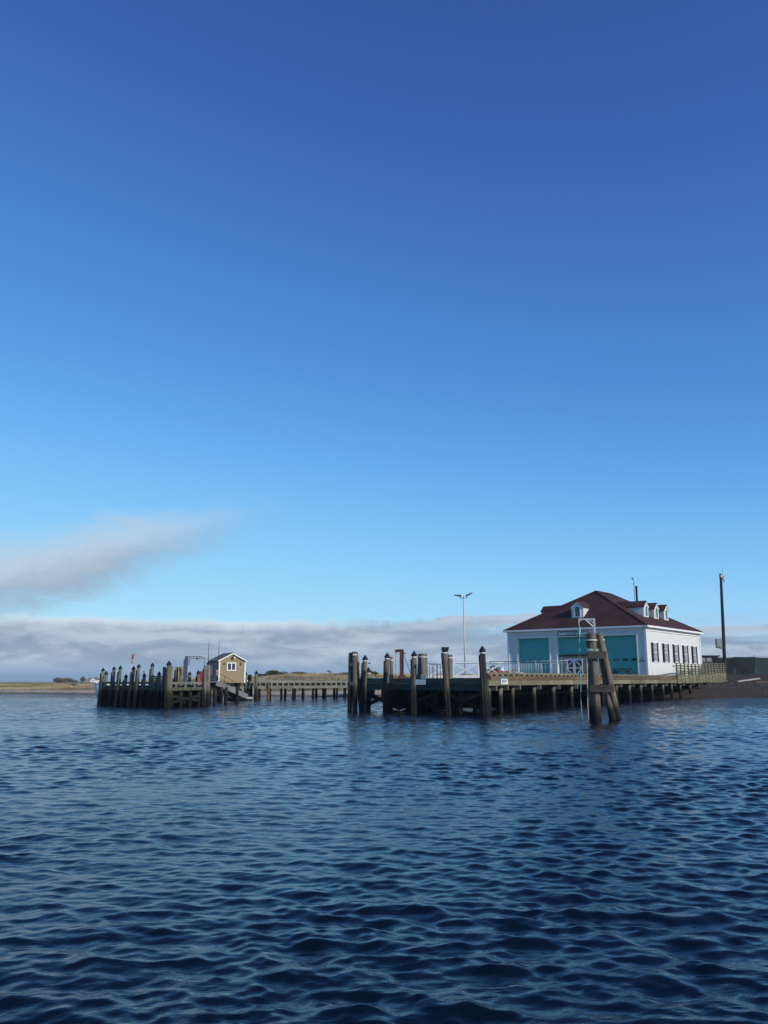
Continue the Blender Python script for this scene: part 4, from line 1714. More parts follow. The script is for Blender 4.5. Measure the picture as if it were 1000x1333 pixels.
# ------------------------------------------------------------------ utility pole
YU = 113.0
b_ = at(943.6, 872, YU)
g0 = gz(b_.x, YU)
up_ = thing('utility_pole', 'tall dark utility pole with grey box and small aerial', 'pole', V(b_.x, YU, g0))
tpz = at(938.3, 747.5, YU)
s = MB()
bb = V(b_.x, YU, g0 - .4)
s.tube([bb.lerp(tpz, k / 6) for k in range(7)], [.24 - .012 * k for k in range(7)], 12, True, .02)
s.build('pole_shaft', 'brace', up_)
s = MB()
s.tube([tpz - V(0, .02, .75), tpz + V(0, 0, .06)], .20, 12)
s.build('collar', 'rust_plank', up_)
s = MB()
s.obox(tpz + V(-.02, -.21, -.28), V(1, 0, 0), V(0, 1, 0), ZUP, .08, .03, .15)
s.build('reflector', 'aluminium', up_)
s = MB()
ax_ = at(941.5, 752, YU)
s.tube([V(ax_.x, YU, at(941.5, 758, YU).z), V(ax_.x, YU, at(941.5, 740.5, YU).z)], .03, 6)
for yy in (750.6, 754.2):
    zz = at(941.5, yy, YU).z
    s.beam(V(tpz.x, YU, zz), V(ax_.x + .25, YU, zz), .04, .05)
s.tube([V(ax_.x + .12, YU, at(941.5, 757.5, YU).z), V(ax_.x + .12, YU, at(941.5, 749.8, YU).z)], .045, 6)
s.build('aerial', 'galvanised', up_)
c_ = at(935.6, 837.2, YU - .1)
s = MB()
s.obox(c_, V(1, 0, 0), V(0, 1, 0), ZUP, .33, .26, .55)
bx_ = s.build('meter_box', 'box_grey', up_)
s = MB()
s.beam(c_ + V(-.3, 0, -.60), c_ + V(.75, .1, -.60), .5, .07)
s.beam(c_ + V(.0, 0, -.62), c_ + V(.7, .1, -.95), .08, .08)
s.build('box_bracket', 'dark_steel', up_)

# ------------------------------------------------------------------ screen fence and low building on the bank
MY = 114.5
ms_ = thing('screen_fence', 'long dark green mesh screen fence on the bank', 'fence', V(58, MY, gz(58, MY)))
xs_ = np.arange(44.0, 80.0, 2.75)
for k in range(len(xs_) - 1):
    x0, x1 = xs_[k], xs_[k + 1]
    g_ = gz((x0 + x1) / 2, MY)
    zt_ = 4.72 + .012 * (x0 - 44) + .05 * math.sin(k * 2.1)
    # the cloth sags and billows between posts
    nx_, nz_ = 9, 6
    s = MB()
    vs, fs = [], []
    ph_ = random.uniform(0, 6)
    for j in range(nz_):
        for i in range(nx_):
            u_, v_ = i / (nx_ - 1), j / (nz_ - 1)
            bul = .12 * math.sin(math.pi * u_) * math.sin(math.pi * v_) * (1 if k % 2 else -.6) + .03 * math.sin(9 * u_ + 5 * v_ + ph_)
            zz = g_ - .1 + (zt_ - .05 * math.sin(math.pi * u_) - g_ + .1) * v_
            vs.append(V(x0 + (x1 - x0) * u_, MY - bul, zz))
    for j in range(nz_ - 1):
        for i in range(nx_ - 1):
            a_ = j * nx_ + i
            fs.append((a_, a_ + 1, a_ + nx_ + 1, a_ + nx_))
    s.add(vs, fs, True)
    s.build('mesh_panel', 'mesh_pale' if k in (2, 3, 6) else 'mesh_green', ms_)
    s = MB()
    s.tube([V(x0, MY + .12, g_ - .3), V(x0, MY + .12, zt_ + (.35 if k == 2 else .06))], .04, 8)
    s.build('post', 'dark_steel', ms_)
s = MB()
s.tube([V(44, MY + .12, 4.74), V(80, MY + .12, 5.17)], .03, 6)
s.build('top_rail', 'galvanised', ms_)
lbx = thing('dark_container', 'low dark flat-roofed cabin with grey panels behind the guard fence', 'cabin', V(47.5, 125, gz(47.5, 125)))
xa, xb = at(911.0, 860, 123).x, at(935.2, 860, 123).x
zt_ = at(920, 854.6, 123).z
g_ = gz(46, 123)
s = MB()
s.prism([V(xa - 1.5, 123, 0), V(xb, 123, 0), V(xb, 126, 0), V(xa - 1.5, 126, 0)], g_ - .2, zt_)
s.build('wall', 'container_dark', lbx)
s = MB()
s.prism([V(xa - 1.7, 122.7, 0), V(xb + .25, 122.7, 0), V(xb + .25, 126.3, 0), V(xa - 1.7, 126.3, 0)], zt_ + .004, zt_ + .16)
s.build('roof', 'cap_black', lbx)
for k in range(3):
    s = MB()
    x0 = xa + .12 + k * (xb - xa) / 3
    s.beam(V(x0, 122.98, zt_ - .42), V(x0 + (xb - xa) / 3 - .22, 122.98, zt_ - .42), .04, .55)
    s.build('panel', 'box_grey', lbx)

# drift timber and rubble on the bank
for (x0, y0, x1, y1, Y0, Y1, lab, mt, th2) in ((959.5, 884.6, 988, 880.0, 103, 107, 'pale drift plank lying aslant on the dark bank', 'pale_plank', .16),
                                               (982, 885.8, 1004, 885.2, 100.5, 100.5, 'short yellow-brown board lying at the top of the bank', 'rust_plank', .22),
                                               (930, 887.6, 946, 886.5, 104, 105, 'weathered grey board lying by the pier end', 'grey_timber', .12)):
    a_, b_ = at(x0, y0, Y0), at(x1, y1, Y1)
    a_.z, b_.z = gz(a_.x, a_.y) + .07, gz(b_.x, b_.y) + .07
    s = MB()
    s.beam(a_, b_, .30, th2)
    o = settle(s.build('drift_board', mt))
    tag(o, lab, 'board')
rk = MB()
for k in range(900):
    x_ = random.uniform(30, 85)
    sh_ = float(np.interp(x_, SHX, SHY))
    y_ = sh_ + random.gauss(9.5, 1.0) if random.random() < .75 else sh_ + random.uniform(2, 18)
    r_ = random.uniform(.04, .13) * (1.5 if random.random() < .1 else 1)
    z_ = gz(x_, y_)
    vs = []
    for d_ in ((1, 0, 0), (-1, 0, 0), (0, 1, 0), (0, -1, 0), (0, 0, 1), (0, 0, -1)):
        vs.append(V(x_, y_, z_) + V(*d_) * r_ * random.uniform(.6, 1.3))
    rk.add(vs, [(0, 2, 4), (2, 1, 4), (1, 3, 4), (3, 0, 4), (2, 0, 5), (1, 2, 5), (3, 1, 5), (0, 3, 5)])
o = rk.build('beach_rubble', 'stone', kind='stuff')
tag(o, 'line of small stones and shells along the dark bank', 'stones')

# ------------------------------------------------------------------ small pier on the left
LA, LBp = V(-21.05, 63.8, 0), V(-14.5, 58.6, 0)
LD = V(-12.75, 62.2, 0)
lf = (LBp - LA).normalized()
lpier = thing('small_pier', 'old green-grey timber pier head with plank skirt and bull rails', 'pier', V(-17, 64, -1.6))
head = [LA, LBp, LD, V(-14.3, 70.0, 0), V(-15.3, 75.5, 0), V(-19.6, 76.0, 0), V(-20.6, 70.5, 0)]
s = MB()
s.prism([q + (V(-16.5, 66, 0) - q) * .05 for q in head], 1.16, 1.40)
s.build('deck', 'fender_dark', lpier)
ln = V(lf.y, -lf.x, 0)
LFL = (LBp - LA).length


def lp_(t, o_, z):
    q = LA + lf * t - ln * o_
    return V(q.x, q.y, z)


# close vertical skirt planks on the front
k = 0
t = .05
while t < LFL - .2:
    wd = random.uniform(.22, .30)
    s = MB()
    s.beam(lp_(t, .16 + random.uniform(0, .04), .30), lp_(t + wd - .02, .16, .30), .06, 1.75 + random.uniform(-.05, .05))
    s.build('skirt_plank', 'fender_dark', lpier)
    t += wd
for z, hh, mt in ((1.60, .15, 'grey_timber'), (1.20, .22, 'pile_green')):
    for a_, b_ in ((LA, LBp), (LBp, LD)):
        d_ = (b_ - a_).normalized()
        nn = V(d_.y, -d_.x, 0)
        s = MB()
        s.beam(V(a_.x, a_.y, z) + d_ * .05, V(b_.x, b_.y, z) - d_ * .05, .20, hh)
        s.build('rail_beam', mt, lpier)
for a_, b_, nblk in ((LA, LBp, 7), (LBp, LD, 4)):
    for k in range(nblk):
        q = a_.lerp(b_, (k + .5) / nblk)
        s = MB()
        s.obox(V(q.x, q.y, 1.415), lf, ln, ZUP, .10, .08, .105)
        s.build('rail_block', 'grey_timber', lpier)
# open right side: piles and braces
for k in range(4):
    q = LBp.lerp(LD, (k + .3) / 4)
    s = MB()
    pile_mesh(s, (q.x - .15, q.y + .1, -1.6), (q.x - .15, q.y + .1, 1.2), .15, .13)
    s.build('pile', 'fender_dark', lpier)
for k, (za, zb) in enumerate(((.75, .25), (.3, .85))):
    s = MB()
    s.beam(V(LBp.x, LBp.y + .15 + .1 * k, za), V(LD.x, LD.y + .15 + .1 * k, zb), .08, .20)
    s.build('brace', 'brace', lpier)
for i in range(6):
    for j in range(4):
        q = V(-19.8 + i * 1.35 + j * .4, 64.6 - i * .55 + j * 2.6, 0)
        s = MB()
        pile_mesh(s, (q.x, q.y, -1.6), (q.x, q.y, 1.25), .15, .13)
        s.build('pile', 'fender_dark', lpier)
s = MB()
for k in range(16):
    a_ = LA.lerp(LBp, k / 16) + V(1.2, 3.2, 0)
    b_ = LA.lerp(LBp, (k + .97) / 16) + V(1.2, 3.2, 0)
    s.beam(V(a_.x, a_.y, .3), V(b_.x, b_.y, .3), .06, 1.7)
s.build('inner_bulkhead', 'brace', lpier, kind='stuff')

# piles along its front; lean a little as they stand
GL_T = 'capped green piles along the small pier'
T1 = 'tall green-grey pile with black cone cap along the small pier face'
T2 = 'short green-grey pile with black cone cap along the small pier face'


LPX = [134.6, 148.9, 157.3, 164.6, 174.4, 181.2, 188.5, 198.9, 207.6]


def yface(px):
    r_ = (px - 500) / 1121.4
    t_ = (r_ * LA.y - LA.x) / (lf.x - r_ * lf.y)
    return (LA + lf * t_).y


for (px, py, pxb, r_, tall) in ((134.6, 868.8, 131.8, .115, 1), (148.9, 867.0, 146.6, .115, 1), (157.3, 866.0, 153.6, .115, 1), (164.6, 877.0, 161.8, .12, 0),
                                (174.4, 866.2, 170.6, .12, 1), (181.2, 864.0, 178.2, .115, 1), (188.5, 876.0, 186.4, .11, 0), (198.9, 862.3, 196.8, .115, 1), (207.6, 873.4, 206.0, .115, 0)):
    nth_ = ['ninth', 'eighth', 'seventh', 'sixth', 'fifth', 'fourth', 'third', 'second', 'first'][LPX.index(px)]
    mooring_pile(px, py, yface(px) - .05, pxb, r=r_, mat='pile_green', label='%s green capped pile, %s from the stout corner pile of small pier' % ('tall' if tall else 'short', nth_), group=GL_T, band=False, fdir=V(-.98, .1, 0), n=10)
mooring_pile(138.6, 873.0, 63.9, 138.0, r=.12, mat='pile_green', fender=False, band=False, label='capped pile doubled up at the outer corner of small pier', n=10)
mooring_pile(187.4, 873.3, 64.5, r=.07, cap='flat', mat='pile_grey', fender=False, band=False, label='thin bare post just behind a short capped pile', n=8)
mooring_pile(220.3, 859.4, 58.5, 219.6, r=.155, mat='pile_green', fender=True, band=False, label='stout capped pile at the near corner of small pier', n=12)
GC = 'uncapped corner piles of the small pier'
mooring_pile(224.0, 867.2, 58.7, 222.3, r=.11, cap='flat', mat='pile_grey', fender=False, band=False, label='uncapped grey pile between stout corner pile and the open rails', group=GC, n=10)
mooring_pile(214.2, 868.2, 58.9, 213.0, r=.11, cap='flat', mat='pile_grey', fender=False, band=False, label='uncapped grey pile between stout corner pile and a short capped pile', group=GC, n=10)
mooring_pile(230.6, 868.0, 62.0, r=.12, cap='flat', mat='pile_brown', fender=True, band=False, label='brown flat-topped pile beside a yellow-roped pile', n=10)
rp1 = mooring_pile(235.6, 868.0, 61.8, r=.15, cap='flat', mat='pile_brown', fender=False, band=False, label='brown flat-topped pile with yellow rope hanging down', n=12)
c_ = at(235.6, 870, 61.6)
s = MB()
s.tube([c_ + V(-.16, -.05, -.9)] + [c_ + V(.16 * math.sin(t), -.06, -.1 + .13 * math.cos(t)) for t in np.linspace(-1.9, 1.9, 9)] + [c_ + V(.14, -.05, -.4)], .03, 6)
s.tube([c_ + V(-.15, -.06, -.2), c_ + V(-.13, -.07, -.7), c_ + V(-.17, -.05, -1.0)], .035, 6)
s.build('rope', 'rope_yellow', rp1)
mooring_pile(247.2, 873.6, 64.0, r=.12, mat='pile_green', fender=False, band=False, label='short green capped pile beside the blue steel column', n=10)
mooring_pile(258.6, 872.0, 63.5, r=.13, mat='pile_green', fender=True, band=False, label='green capped pile touching the tall red box', n=10)
GD = 'grey piles at the foot of the sloping ramp'
mooring_pile(267.6, 866.3, 61.6, 267.6, r=.13, cap='flat', mat='pile_grey', fender=True, band=False, label='broad grey flat pile at the pier corner next to the ramp', n=10)
mooring_pile(272.0, 859.6, 62.3, 271.8, r=.13, mat='pile_grey', fender=False, band=False, label='tall capped pile in front of the tan shed corner', n=10)
mooring_pile(319.8, 873.4, 79.0, 320.6, r=.145, mat='pile_green', fender=False, band=False, label='green capped pile standing before the tan shed gable', n=10)
mooring_pile(334.2, 872.4, 80.0, 333.6, r=.15, mat='pile_green', fender=False, band=False, label='green capped pile at the end of the float', n=10)

# red locker
c_ = at(262.6, 881, 64.5)
rk_ = thing('red_locker', 'tall red locker box standing behind a green capped pile', 'locker', V(c_.x, 64.5, 1.40))
zt_ = at(262, 874.6, 64.5).z
s = MB()
s.obox(V(c_.x, 64.5, (1.40 + zt_) / 2), V(1, 0, 0), V(0, 1, 0), ZUP, .17, .17, (zt_ - 1.40) / 2)
s.build('body', 'red_paint', rk_)
s = MB()
s.obox(V(c_.x, 64.5, zt_ + .02), V(1, 0, 0), V(0, 1, 0), ZUP, .19, .19, .02)
s.build('lid', 'red_paint', rk_)
s = MB()
s.obox(V(c_.x + .1, 64.32, (1.40 + zt_) / 2), V(1, 0, 0), V(0, 1, 0), ZUP, .012, .02, .07)
s.build('handle', 'dark_steel', rk_)

# red-brown bundle by the stout pile
c_ = at(227.8, 882, 63.0)
s = MB()
s.tube([V(c_.x, 63, 1.4), V(c_.x + .02, 63, 1.75), V(c_.x + .1, 63, 2.15), V(c_.x + .22, 63, 2.35)], [.16, .17, .12, .05], 10, True, .1)
o = settle(s.build('furled_bundle', 'rust_steel'))
tag(o, 'dark red furled bundle leaning by the stout corner pile', 'bundle')

# steel column with lattice arm
YC = 66.5
c_ = at(241.6, 885, YC)
gan = thing('lattice_hoist', 'tall blue-grey steel column with long lattice arm on small pier', 'hoist', V(c_.x, YC, 1.40))
tpz = at(241.8, 854.3, YC)
s = MB()
s.obox(V(c_.x, YC, (1.40 + tpz.z) / 2), V(1, 0, 0), V(0, 1, 0), ZUP, .10, .12, (tpz.z - 1.40) / 2)
s.obox(V(c_.x - .14, YC, (1.40 + tpz.z) / 2 - .12), V(1, 0, 0), V(0, 1, 0), ZUP, .035, .15, (tpz.z - 1.40) / 2 - .12)
s.build('column', 'blue_steel', gan)
x1 = at(263.6, 855, YC).x
x2 = at(266.6, 855, YC).x
z1_ = at(250, 854.6, YC).z
z2_ = at(250, 856.8, YC).z
s = MB()
s.beam(V(c_.x, YC, z1_), V(x1, YC, z1_), .05, .045)
s.beam(V(c_.x + .2, YC, z2_), V(x2, YC, z2_), .05, .045)
for k in range(5):
    xk = c_.x + .3 + (x1 - c_.x - .3) * k / 4
    s.beam(V(xk, YC, z2_), V(xk, YC, z1_), .03, .03)
xk = at(246.4, 857, YC).x
s.beam(V(xk, YC, z2_), V(xk, YC, at(246, 865.2, YC).z), .045, .045)
s.beam(V(xk, YC, at(246, 865.2, YC).z), V(c_.x, YC, at(246, 865.2, YC).z), .04, .04)
s.beam(V(xk, YC, at(246, 861.5, YC).z), V(c_.x, YC, at(246, 861.5, YC).z), .03, .03)
s.build('arm', 'dark_steel', gan)
s = MB()
q = at(256.8, 857.6, YC)
s.tube([q + V(-.08, 0, 0), q + V(.08, 0, 0)], .05, 8)
s.build('trolley', 'cap_black', gan)
s = MB()
s.tube([V(x2, YC, z2_), V(x2, YC, 1.5)], .014, 6)
s.build('fall_line', 'dark_steel', gan)
s = MB()
s.tube([V(c_.x + .1, YC, 2.05), V(c_.x + .45, YC, 2.05)], .04, 6)
s.tube([V(c_.x + .1, YC, 1.5), V(c_.x + .35, YC, 1.5)], .05, 6)
s.build('winch', 'cap_black', gan)

# windsock
ws = thing('windsock', 'limp red windsock on a thin pole above the small pier', 'windsock', V(at(172.2, 890, 66).x, 66, 1.40))
q0, q1 = at(172.2, 868, 66), at(172.4, 856.8, 66)
s = MB()
s.tube([V(q0.x, 66, 1.40), V(q1.x, 66, at(172, 851.4, 66).z)], .02, 6)
s.build('pole', 'aluminium', ws)
s = MB()
s.tube([at(173.8, 851.2, 66), at(173.2, 854, 66), at(172.6, 858, 66)], [.085, .075, .06], 10, True, .08)
s.build('sock', 'red_paint', ws)
s = MB()
s.tube([at(172.6, 858, 66), at(172.3, 861, 66), at(172.3, 864, 66)], [.06, .055, .05], 10, True, .1)
s.build('sock_tail', 'red_pale', ws)

# moored boat behind the head of the small pier: hull with raked bow, cabin out of sight
bt = thing('moored_boat', 'pale blue-grey boat bow showing past the outer end of small pier', 'boat', V(-20.5, 70, -.3))
bx0 = at(122.6, 895, 70).x
secs = []
for k, (dx, hw2, zk, zd2) in enumerate(((0.0, .04, 1.15, 1.58), (.22, .34, .55, 1.54), (.45, .55, -.1, 1.50), (.9, .8, -.3, 1.44), (2.0, 1.05, -.3, 1.34), (4.0, 1.15, -.3, 1.26), (5.6, 1.1, -.3, 1.24))):
    xx = bx0 + dx
    secs.append([V(xx, 70 + hw2, zd2), V(xx + .02, 70 + hw2 * .82, (zd2 + zk) / 2), V(xx + .05, 70 + hw2 * .5, zk + .1), V(xx + .06, 70, zk), V(xx + .05, 70 - hw2 * .5, zk + .1), V(xx + .02, 70 - hw2 * .82, (zd2 + zk) / 2), V(xx, 70 - hw2, zd2)])
s = MB()
vs = [p for r_ in secs for p in r_]
fs = []
for i in range(len(secs) - 1):
    for j in range(6):
        fs.append((i * 7 + j, i * 7 + j + 1, (i + 1) * 7 + j + 1, (i + 1) * 7 + j))
fs += [tuple(range(42, 49)), tuple(range(0, 7))[::-1]]
for i in range(len(secs) - 1):
    fs.append((i * 7 + 6, i * 7, (i + 1) * 7, (i + 1) * 7 + 6))
s.add(vs, fs, True)
s.build('hull', 'boat_hull', bt)
s = MB()
s.tube([r_[6] + ZUP * .02 for r_ in secs], .04, 6)
s.tube([r_[0] + ZUP * .02 for r_ in secs], .04, 6)
s.build('gunwale', 'boat_hull', bt)
s = MB()
s.prism([V(bx0 + 2.6, 69.4, 0), V(bx0 + 4.4, 69.4, 0), V(bx0 + 4.4, 70.6, 0), V(bx0 + 2.6, 70.6, 0)], 1.25, 1.50)
s.build('coaming', 'boat_hull', bt)

# stacked traps on the small pier
for (pxx, y0, Yk) in ((203.2, 879.5, 66.5), (211.5, 879.5, 67.0)):
    q = at(pxx, y0, Yk)
    s = MB()
    hz_ = q.z - 1.40
    nb_ = 5
    for k in range(nb_):
        s.beam(V(q.x - .28, Yk, 1.40 + hz_ * (k + .5) / nb_), V(q.x + .28, Yk, 1.40 + hz_ * (k + .5) / nb_), .42, hz_ / nb_ * .8)
    for sx in (-.27, .27):
        for sy in (-.2, .2):
            s.beam(V(q.x + sx, Yk + sy, 1.40), V(q.x + sx, Yk + sy, q.z), .05, .05)
    o = settle(s.build('slatted_crate', 'fender_dark'))
    tag(o, 'dark slatted crate behind the %s' % ('second and first capped piles from the stout corner pile' if pxx < 205 else 'uncapped grey pile beside the stout corner pile'), 'crate', 'slatted crates on the small pier')

# ------------------------------------------------------------------ tan shed
GX = V(.893, .45, 0)            # along the gable, to the right
GYv = V(-.45, .893, 0)          # back
sc0 = at(284.4, 887, 77.5)
sc0 = V(sc0.x, sc0.y, 0)
SW, SD = 2.48, 3.0
ZS = 1.55


def shp(a, b, z):
    q = sc0 + GX * a + GYv * b
    return V(q.x, q.y, z)


shed = thing('tan_shed', 'small tan gabled shed with white trim on the walkway', 'shed', shp(SW / 2, SD / 2, ZS))
zev, zpk = at(284, 860.2, 77.5).z, at(302, 850.2, 78).z
s = MB()
s.add([shp(0, 0, ZS), shp(SW, 0, ZS), shp(SW, 0, zev), shp(SW / 2, 0, zpk - .06), shp(0, 0, zev),
       shp(0, SD, ZS), shp(SW, SD, ZS), shp(SW, SD, zev), shp(SW / 2, SD, zpk - .06), shp(0, SD, zev)],
      [(0, 1, 2, 3, 4), (5, 9, 8, 7, 6), (0, 4, 9, 5), (1, 6, 7, 2), (0, 5, 6, 1)])
s.build('wall', 'shed_tan', shed)
s = MB()
k_ = (zpk - zev) / (SW / 2)
for sg_ in (-1, 1):
    o_ = .14
    a0, a1 = shp(SW / 2, -.16, zpk), shp(SW / 2 + sg_ * (SW / 2 + o_), -.16, zev - k_ * o_ + .06)
    b0, b1 = shp(SW / 2, SD + .16, zpk), shp(SW / 2 + sg_ * (SW / 2 + o_), SD + .16, zev - k_ * o_ + .06)
    u_ = V(0, 0, .07)
    s.add([a0, a1, b1, b0, a0 + u_, a1 + u_, b1 + u_, b0 + u_], [(0, 1, 2, 3), (4, 7, 6, 5), (0, 4, 5, 1), (1, 5, 6, 2), (2, 6, 7, 3)])
srf = s.build('roof', 'house_roof', shed)
for sg_ in (-1, 1):
    s = MB()
    s.beam(shp(SW / 2, -.18, zpk - .04), shp(SW / 2 + sg_ * (SW / 2 + .13), -.18, zev - .04), .04, .10)
    s.build('bargeboard', 'trim_white', srf)
for aa in (.04, SW - .04):
    s = MB()
    q = shp(aa, -.015, (ZS + zev) / 2)
    s.obox(q, GX, GYv, ZUP, .06, .025, (zev - ZS) / 2)
    s.build('corner_trim', 'trim_white', shed)
wc = 1.15
wz0, wz1 = at(300, 872.6, 77.8).z, at(300, 863.0, 77.8).z
s = MB()
s.beam(shp(wc - .38, -.02, (wz0 + wz1) / 2), shp(wc + .38, -.02, (wz0 + wz1) / 2), .02, wz1 - wz0)
wn = s.build('window', 'pane', shed)
s = MB()
for aa in (wc - .38, wc, wc + .38):
    q = shp(aa, -.04, (wz0 + wz1) / 2)
    s.obox(q, GX, GYv, ZUP, .045, .02, (wz1 - wz0) / 2 + .04)
for zz in (wz0, wz1):
    s.beam(shp(wc - .44, -.042, zz), shp(wc + .44, -.042, zz), .045, .09)
s.build('window_frame', 'trim_white', wn)
q = shp(SW / 2, -.10, zpk - .42)
s = MB()
s.obox(q, GX, GYv, ZUP, .07, .09, .11)
s.build('floodlight', 'cap_black', shed)
s = MB()
s.obox(q + GX * .14, GX, GYv, ZUP, .06, .07, .08)
s.build('lamp_cover', 'trim_white', shed)
for aa in (.48, SW - .46):
    s = MB()
    q = shp(aa, -.06, zev - .25)
    s.obox(q, GX, GYv, ZUP, .035, .05, .11)
    s.build('wall_light', 'dark_steel', shed)
# glazed door on the shaded left side
s = MB()
s.beam(shp(-.03, .5, 2.45), shp(-.03, 1.35, 2.45), .04, 1.75)
dd_ = s.build('door', 'box_grey', shed)
s = MB()
s.beam(shp(-.055, .62, 2.75), shp(-.055, 1.23, 2.75), .02, .9)
s.build('door_pane', 'pane', dd_)
s = MB()
s.beam(shp(-.03, 1.7, 2.65), shp(-.03, 2.7, 2.65), .04, .9)
s.build('side_window', 'pane', shed)
# life ring holder, orange-red, at the corner
s = MB()
q = shp(-.12, .12, 2.45)
s.obox(q, GX, GYv, ZUP, .10, .12, .24)
o = settle(s.build('rescue_box', 'red_pale'))
tag(o, 'orange-red rescue box hung on the shed corner', 'box')
# two whip aerials
for (pxx, y0, y1, Yk, lab) in ((272.3, 834.2, 866, 79.3, 'thin whip aerial rising at the rear corner of tan shed'), (285.6, 833.2, 858, 79.6, 'thin whip aerial rising above the tan shed roof')):
    b_ = at(pxx, y0, Yk)
    s = MB()
    s.tube([V(b_.x, Yk, ZS), V(b_.x, Yk, b_.z - 1.4), V(b_.x, Yk, b_.z)], [.035, .03, .015], 6)
    o = settle(s.build('whip_aerial', 'dark_steel'))
    tag(o, lab, 'aerial')

# walkway deck under the shed and on to the shore at the right
wk = thing('walkway', 'long low timber walkway on thin piles joining the piers', 'walkway', V(-8, 83, -1.6))
WA, WB, WC = V(at(268, 890, 75.5).x, 75.5, 0), V(at(320, 890, 80.6).x, 80.6, 0), V(at(462, 890, 89.5).x, 89.5, 0)
wd_ = (WC - WB).normalized()
wn_ = V(wd_.y, -wd_.x, 0)
s = MB()
s.prism([WA + V(0.2, 0, 0), WB, WB - wn_ * 3.4, WA + V(-1.6, 4.6, 0)], 1.18, 1.53)
s.build('shed_deck', 'fender_dark', wk)
WL = (WC - WB).length + 6.0


def wp(t_, o_, z):
    q = WB + wd_ * t_ - wn_ * o_
    return V(q.x, q.y, z)


s = MB()
s.prism([wp(0, .24, 0), wp(WL, .24, 0), wp(WL, 2.6, 0), wp(0, 2.6, 0)], 1.20, 1.53)
s.build('deck', 'fender_dark', wk)
ns_ = 7
for k in range(ns_):
    a_, b_ = WL * k / ns_ + .01, WL * (k + 1) / ns_ - .01
    for z, hh, o_ in ((1.60, .17, .10), (1.12, .26, .08)):
        s = MB()
        s.beam(wp(a_, o_, z), wp(b_, o_, z), .16, hh)
        s.build('rail_beam', 'grey_timber', wk)
    s = MB()
    s.beam(wp(a_, 2.7, 1.66), wp(b_, 2.7, 1.66), .16, .17)
    s.build('far_rail', 'grey_timber', wk)
t_ = .3
while t_ < WL:
    s = MB()
    s.obox(wp(t_, .09, 1.38), wd_, wn_, ZUP, .09, .07, .13)
    s.build('rail_block', 'grey_timber', wk)
    t_ += .66
t_ = .4
k = 0
while t_ < WL:
    for o_ in (.45, 2.3):
        q = wp(t_ + random.uniform(-.25, .25), o_, 0)
        s = MB()
        pile_mesh(s, (q.x, q.y, min(-1.3, gz(q.x, q.y) - .4)), (q.x, q.y, 1.28), .14, .12)
        s.build('pile', 'fender_dark', wk)
    t_ += 1.22 if k % 3 else 1.55
    k += 1
for a_, b_ in ((WA + V(0.2, 0, 0), WB),):
    d_ = (b_ - a_).normalized()
    for z, hh in ((1.60, .17), (1.12, .26)):
        s = MB()
        s.beam(V(a_.x, a_.y, z), V(b_.x, b_.y, z), .16, hh)
        s.build('rail_beam', 'grey_timber', wk)
    L = (b_ - a_).length
    for k in range(int(L / .66)):
        q = a_ + d_ * (.4 + k * .66)
        s = MB()
        s.obox(V(q.x, q.y, 1.38), d_, V(d_.y, -d_.x, 0), ZUP, .09, .07, .13)
        s.build('rail_block', 'grey_timber', wk)
    for k in range(5):
        q = a_ + d_ * (.5 + k * L / 5) + V(-.2, .5, 0)
        s = MB()
        pile_mesh(s, (q.x, q.y, -1.6), (q.x, q.y, 1.25), .15, .13)
        s.build('pile', 'fender_dark', wk)
for k in range(3):
    q = V(-15.0 + k * 1.3, 79.5 + k * .5, 0)
    s = MB()
    pile_mesh(s, (q.x, q.y, -1.6), (q.x, q.y, 1.25), .15, .13)
    s.build('pile', 'fender_dark', wk)
# joining span between pier head and shed deck
s = MB()
s.prism([V(-19.0, 75.3, 0), V(-15.3, 75.1, 0), WA + V(.3, .1, 0), WA + V(-1.7, 4.7, 0)], 1.24, 1.41)
s.build('link_deck', 'grey_timber', wk)

# stumpy stained pile head on the walkway's face
s = MB()
q = wp(2.45, -.16, 0)
pile_mesh(s, (q.x, q.y, -1.5), (q.x, q.y, 1.45), .15, .14)
o = settle(s.build('stump_pile', 'rust_plank'))
tag(o, 'short rusty brown pile stump against the walkway rails', 'pile')
# dark bin next to the shed
c_ = at(324.4, 880, 80.9)
db = thing('dark_bin', 'dark upright bin between the two green capped piles', 'bin', V(c_.x, 81.2, 1.42))
s = MB()
zt_ = at(324, 879.2, 81.2).z
s.obox(V(c_.x, 81.2, (1.42 + zt_) / 2), V(1, 0, 0), V(0, 1, 0), ZUP, .16, .16, (zt_ - 1.42) / 2)
s.build('bin_body', 'shutter_black', db)
s = MB()
s.obox(V(c_.x, 81.2, zt_ + .03), V(1, 0, 0), V(0, 1, 0), ZUP, .18, .18, .03)
s.build('lid', 'cap_black', db)
c_ = at(321.6, 886, 80.4)
s = MB()
s.tube([c_ + V(0, 0, -.14), c_ + V(0, 0, -.07), c_ + V(0, 0, .02), c_ + V(0, 0, .07)], [.05, .09, .09, .03], 10)
o = settle(s.build('white_float', 'trim_white'))
tag(o, 'small round white float by the green pile at the shed', 'float')

